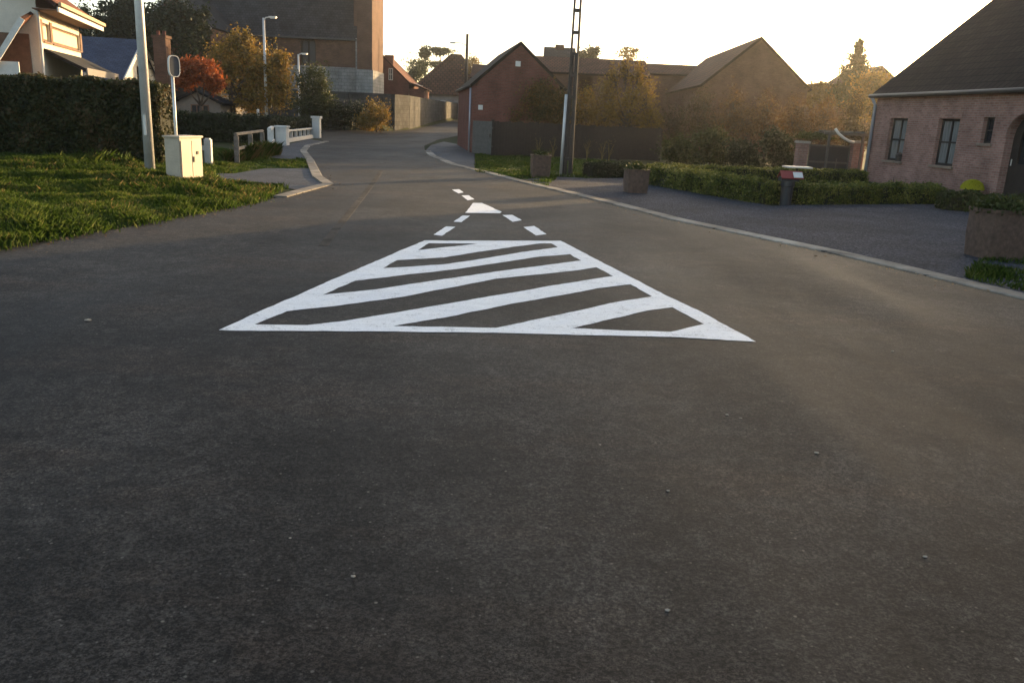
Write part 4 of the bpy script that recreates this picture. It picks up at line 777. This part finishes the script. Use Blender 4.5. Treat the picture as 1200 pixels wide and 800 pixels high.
# yellow cushion of flowers and the shrub beside the door
p = G(1139, 232); yc = Vector((D(1139, 222, 23.4).x, 23.4, 0)); fl = thing('flower_cushion', 'round cushion of bright yellow flowers beside the bungalow door', 'plant', tuple(yc)); zt = D(1139, 210.5, 23.4).z
n = 5200; th = rng.uniform(0, 2*np.pi, n); c_ = rng.uniform(0, 1, n); P = np.stack([np.sqrt(1-c_**2)*np.cos(th)*.29, np.sqrt(1-c_**2)*np.sin(th)*.29, zt-.26+c_*.26], 1); npmesh('blooms', quads(P, .022, nrm=P/.3, jit=.5), 4, M['flower'], fl, off=(0, 0, 0))
MB().lathe([(.16, 0), (.22, zt-.27), (.2, zt-.25)], 16).build('pot', M['darkplastic'], fl); MB().lathe([(.2, zt-.28), (.22, zt-.18), (.17, zt-.09), (.05, zt-.05)], 16).build('leaves', M['box'], fl)
M['fallen'] = leafmat('fallen_leaves', [(.06, .03, .012), (.14, .08, .03), (.24, .16, .06)], .1)
FP = []
for path, sgn, nn, sp in ((KR, -1, 700, .3), ([p for p in LE if 8 < p[1] < 26 and p[0] > -20], 1, 500, .25), (KL, 1, 150, .2)):
    q = resample(path, .1); q = [p for p in q if 5 < p[1] < 34]
    for k in range(nn):
        p = random.choice(q); FP.append((p[0]+sgn*abs(random.gauss(0, sp))-sgn*.08, p[1]+random.gauss(0, .05), .034))
FP = np.array(FP); nv = np.tile([0., 0, 1], (len(FP), 1)); lab(npmesh('fallen_leaves', quads(FP, .022, nrm=nv, jit=.18), 4, M['fallen']), kind='stuff')
M['chip'] = plain('pale_stone_chip', (.34, .29, .23), .9, .3, 40)
# pebbles on the asphalt
for i, (px, py, s_) in enumerate(((414, 675, .011), (783, 575, .011), (1084, 652, .012), (782, 715, .013), (957, 531, .016), (703, 521, .008), (340, 630, .007), (1046, 412, .014), (103, 376, .03), (868, 490, .01), (852, 486, .012))):
    p = G(px, py); bm = bmesh.new(); bmesh.ops.create_icosphere(bm, subdivisions=2, radius=s_)
    for v in bm.verts: v.co *= random.uniform(.8, 1.15)*.62; v.co.z *= .45; v.co.x *= 1.3
    me = bpy.data.meshes.new('pebble'); bm.to_mesh(me); bm.free(); me.materials.append(M['chip']); o = bpy.data.objects.new('pebble', me); C.objects.link(o); o.location = (p.x, p.y, .02+s_*.3); lab(o, 'tiny pale pebble lying loose on the dark asphalt', 'pebble', 'loose pebbles on the road')
# ------------------------------------------------------------------ hedges
hedge('tall clipped beech hedge with brownish leaves in front of the cream house', [(-15.5, 19.3), (D(205, 190, 20.2).x-.15, 20.2)], 1.1, 1.95, 'hedgeL', .045, 1500, rough=.05)
hedge('low dark clipped hedge below the autumn trees', [(D(200, 150, 36).x, 36), (D(300, 150, 38).x, 38), (D(330, 150, 44).x, 44), (D(364, 150, 50.5).x, 50.5)], 1.2, 1.15, 'dark', .06, 450, hs=[1.15, 1.1, .95, .95])
hA0, hA1 = G(766, 216.5), G(903, 240); off = Vector((.1, .38, 0)); hedge('near box hedge with sunlit yellow tips, left of the letterbox', [hA0+off, hA1+off], .7, .47, 'box', .030, 2300, rough=.055, group='clipped box hedges round the forecourt')
hB = [G(937, 239.5), G(1040, 237.5), G(1104, 239)]; hedge('box hedge between the letterbox and the yellow flowers', [q_+Vector((0, .3, 0)) for q_ in hB], .55, .40, 'box', .030, 2300, rough=.055, group='clipped box hedges round the forecourt')
hC = [G(1109, 246), G(1168, 250)]; hC.append(Vector((13.6, 17.8, 0))); hedge('darker box hedge in front of the arched doorway', [q_+Vector((0, .3, 0)) for q_ in hC], .55, .36, 'green', .030, 2300, rough=.055, group='clipped box hedges round the forecourt')
q0, q1, q2 = G(690, 207.5), G(745, 208), G(1008, 222); hedge('low dark box hedge right of the iron pole', [q0+Vector((0, .3, 0)), q1+Vector((0, .3, 0))], .6, .4, 'dark', .03, 1500, rough=.03, group='clipped box hedges round the forecourt')
hedge('long rear box hedge running back to the bungalow corner', [(D(760, 200, 25.5).x, 25.5), (D(900, 200, 26).x, 26), (D(1010, 200, 27.5).x, 27.5)], .6, .42, 'box', .03, 1500, rough=.03, group='clipped box hedges round the forecourt')
# ------------------------------------------------------------------ trees and shrubs
def B(px, py, Y, rx, rz, n, base, ry=None): c = D(px, py, Y); return (c.x-base[0], c.y-base[1], c.z-base[2], rx, min(ry or rx, 9) if ry is None else ry, rz, n)
def gp2(px, Y): p = D(px, 150, Y); return (p.x, p.y, gz(p.x, p.y))
def mass(name, label, px, Y, blobs, mat, cat='tree', **kw):
    b = gp2(px, Y); return tree(name, label, cat, b, [B(q[0], q[1], Y+(q[5] if len(q) > 5 else 0), q[2]*Y/F, q[3]*Y/F, q[4], b, q[6] if len(q) > 6 else None) for q in blobs], mat, **kw)
mass('autumn_tree', 'broad olive and yellow autumn tree behind the slim lamp post', 275, 52, [(268, 68, 20, 18, 3500), (300, 80, 26, 28, 6500), (325, 100, 16, 28, 3500), (255, 90, 18, 20, 2600), (300, 118, 26, 14, 3200), (283, 48, 12, 14, 1300), (330, 70, 9, 10, 900)], 'olive', tr=.22, ls=.085, fork=.4)
mass('autumn_tree', 'small bright red maple over the low bungalow', 235, 44, [(222, 82, 14, 11, 2400), (238, 85, 15, 13, 3000), (252, 98, 11, 10, 1500), (218, 97, 11, 9, 1300)], 'red', tr=.1, ls=.07, fork=.45)
mass('dark_tree', 'dark dense evergreen behind the cream house roof', 135, 64, [(140, 25, 22, 22, 4200), (118, 38, 16, 16, 2600), (160, 35, 18, 25, 3600), (140, 60, 30, 26, 3500), (150, 5, 12, 12, 1500)], 'dark', tr=.25, ls=.13)
mass('dark_tree', 'wide dark evergreen before the brick annex of the church', 205, 62, [(205, 22, 22, 20, 3600), (222, 45, 20, 24, 3200), (190, 42, 18, 26, 2800), (232, 22, 12, 14, 1300)], 'dark', tr=.22, ls=.12)
mass('garden_tree', 'dark leafy tree top showing over the cream house', 98, 66, [(98, 22, 9, 14, 900), (92, 40, 12, 14, 1200)], 'green', tr=.15, ls=.12)
mass('green_bush', 'tall green bush in front of the church wall, beside the short lamp post', 368, 60, [(366, 100, 17, 20, 3600), (362, 125, 20, 14, 2600), (378, 122, 14, 16, 2000)], 'green', 'bush', tr=.08, ls=.075)
mass('dark_bush', 'wide dark bush at the foot of the retaining wall', 400, 61, [(392, 134, 16, 14, 2800), (415, 136, 15, 14, 2600), (375, 140, 14, 10, 1500)], 'dark', 'bush', tr=.07, ls=.075)
mass('yellow_bush', 'yellow green bush against the dark retaining wall', 442, 60.5, [(442, 135, 14, 14, 2600), (430, 142, 12, 9, 1500)], 'olive', 'bush', tr=.06, ls=.07)
for (px, py, rx, rz, Y, lbl) in ((498, 62, 7, 6, 125, 'small dark pine crown with a bare neck above the brick terrace house'), (488, 82, 12, 14, 118, 'round bushy tree behind the brick terrace house'), (516, 60, 12, 4, 125, 'flat topped pine left of the hipped roof')):
    mass('distant_tree', lbl, px, Y, [(px, py, rx, rz, 1500), (px-3, py+16, rx*.9, rz, 700)], 'green', tr=.16, ls=.15, group='distant trees behind the terrace', fork=.7)
mass('distant_tree', 'thin yellowing tree right of the utility pole', 556, 100, [(554, 74, 9, 9, 500), (560, 84, 10, 9, 700)], 'yellow', tr=.1, ls=.13, group='distant trees behind the terrace')
for (px, py, rx, rz) in ((690, 63, 9, 6), (697, 60, 7, 5), (736, 62, 12, 6), (681, 66, 6, 4)): mass('distant_tree', {690: 'dark tree tuft just right of the iron pole above the farm roof', 697: 'taller rounded tree tuft above the farm roof', 736: 'pale thin tree glowing over the right part of the farm roof', 681: 'smallest tree tuft above the farm roof, touching the iron pole'}[px], px, 95, [(px, py, rx, rz, 500), (px, py+12, rx, rz, 500)], 'green' if px < 720 else 'yellow', tr=.12, ls=.13, group='trees behind the farm roof', fork=.7)
M['green2'] = leafmat('green_orange_leaves', [(.03, .035, .010), (.055, .05, .014), (.11, .075, .02), (.22, .11, .03)], .3)
b0 = mass('round_shrub', 'dark shrub with orange tinges against the barn gable', 632, 38.15, [(632, 122, 26, 24, 5600, 0, .38), (656, 130, 18, 24, 3200, 0, .38), (610, 138, 13, 12, 1300, 0, .35)], 'green2', 'bush', tr=.08, ls=.055)
mass('yellow_tree', 'upright yellow leaved tree right of the iron pole', 735, 41, [(712, 112, 13, 24, 1100), (745, 104, 13, 24, 950), (733, 82, 7, 12, 260), (719, 88, 6, 12, 220), (750, 82, 6, 12, 240), (704, 135, 17, 18, 1300), (732, 132, 20, 20, 1600), (760, 118, 11, 24, 800), (762, 142, 14, 14, 900)], 'yellow', tr=.09, ls=.055, clus=1.4, bare=20)
mass('yellow_shrub', 'dull yellow shrub directly behind the iron pole', 690, 42, [(688, 125, 14, 22, 1900), (674, 138, 12, 14, 1200)], 'olive', 'bush', tr=.06, ls=.05)
for i, (px, w_, top, mt, Y, lb) in enumerate(((790, 24, 130, 'russet', 42, 'bare twiggy russet shrub in front of the low shed'), (825, 26, 112, 'russet', 44, 'tall twiggy russet shrub before the big barn roof'), (862, 24, 108, 'orange', 43, 'orange brown shrub below the peak of the big barn'), (900, 24, 112, 'orange', 44, 'orange leaved shrub under the right slope of the big barn'), (935, 22, 116, 'orange', 42, 'glowing orange shrub left of the far cottage roof'), (968, 22, 122, 'orange', 43, 'orange hedge-like shrub above the mesh gate'), (1003, 18, 118, 'russet', 42, 'russet shrub close to the bungalow downpipe'))):
    mass('russet_shrub', lb, px, Y, [(px, top+8, w_*.6, 16, 520), (px-7, top+22, w_*.8, 20, 850), (px+8, top+34, w_, 18, 1200), (px-3, top+46, w_, 14, 1300)], mt, 'bush', tr=.07, ls=.05, group='autumn shrubs behind the forecourt', clus=1.8, bare=22)
for i, (px, w_, top, Y, lb) in enumerate(((798, 17, 158, 34, 'olive green bush behind the left part of the box hedges'), (836, 17, 150, 34.6, 'dull green bush in the middle of the row behind the box hedges'), (874, 20, 162, 33, 'darkest evergreen bush behind the letterbox'), (912, 17, 152, 33.8, 'dark evergreen bush left of the gate pier'))):
    mass('garden_bush', lb, px, Y, [(px-4, top+16, w_, 14, 3000), (px+4, top+34, w_, 12, 2600)], 'green' if i < 2 else 'dark', 'bush', tr=.05, ls=.05, group='evergreen bushes behind the box hedges')
mass('climbing_plant', 'tuft of green climber on top of the left gate pier', 952, 31.3, [(950, 159, 14, 4.5, 900), (964, 161, 12, 3, 500)], 'green', 'plant', tr=.03, ls=.04)
mass('conifer', 'tall tapering conifer glowing in the hazy light left of the bungalow roof', 1003, 66, [(1007, 55, 5, 9, 700), (1004, 72, 10, 12, 1500), (1000, 90, 16, 14, 2600), (998, 112, 22, 16, 3200)], 'green', tr=.16, ls=.1)
mass('hazy_tree', 'soft rounded tree between the conifer and the bungalow', 1030, 60, [(1022, 98, 18, 14, 2200), (1035, 115, 18, 18, 2200), (1015, 125, 20, 16, 2000)], 'olive', tr=.12, ls=.09)
mass('hazy_tree', 'low rounded tree glowing between the big barn and the conifer', 962, 70, [(960, 108, 14, 10, 1600), (975, 112, 16, 12, 1800), (948, 112, 10, 12, 1000)], 'yellow', tr=.12, ls=.1)
for i, (x, y, h) in enumerate(((21.5, 34.5, 6.2), (26, 39, 6.8), (31, 44, 7))):  # trees added on the right to shade the road from the low sun
    tree('garden_tree', ['leafy tree just behind the bungalow gable', 'leafy tree further behind the bungalow', 'rearmost leafy tree behind the bungalow'][i], 'tree', (x, y, 0), [(0, 0, h*.6, 2.2, 2.2, h*.35, 3500), (1, .5, h*.45, 2, 2, h*.35, 2500)], 'green', tr=.15, ls=.1, group='trees behind the bungalow')
# pale flowering stems before the dark fence
for i, px in enumerate((632, 650, 690, 708, 716)):
    b = gp2(px, 35.5); r = thing('border_plant', 'thin pale stemmed border plant before the dark board fence', 'plant', b, group='border plants before the dark fence'); mb = MB()
    for k in range(9): a = random.uniform(0, 6.28); h = random.uniform(.4, .9); mb.tube([(0, 0, 0), (.05*math.cos(a), .05*math.sin(a), h*.6), (.18*math.cos(a), .18*math.sin(a), h)], [.012, .009, .006], 4)
    mb.build('stems', M['dry'], r); P = rng.normal(size=(26, 3))*[.14, .14, .12]+[0, 0, .75]; npmesh('flower_heads', quads(P, .022), 4, M['dry'], r, off=(0, 0, 0))

# ------------------------------------------------------------------ low sun haze in the air
hz = MB().box(-390, 390, -70, 460, -1.2, 26).build('haze', None); m = bpy.data.materials.new('haze'); m.use_nodes = True; t = m.node_tree; t.nodes.clear(); o = t.nodes.new('ShaderNodeOutputMaterial'); pv = t.nodes.new('ShaderNodeVolumePrincipled')
pv.inputs['Color'].default_value = (.95, .93, .9, 1); pv.inputs['Density'].default_value = .00055; pv.inputs['Anisotropy'].default_value = .84; t.links.new(pv.outputs[0], o.inputs['Volume']); hz.data.materials.append(m); lab(hz, kind='stuff')
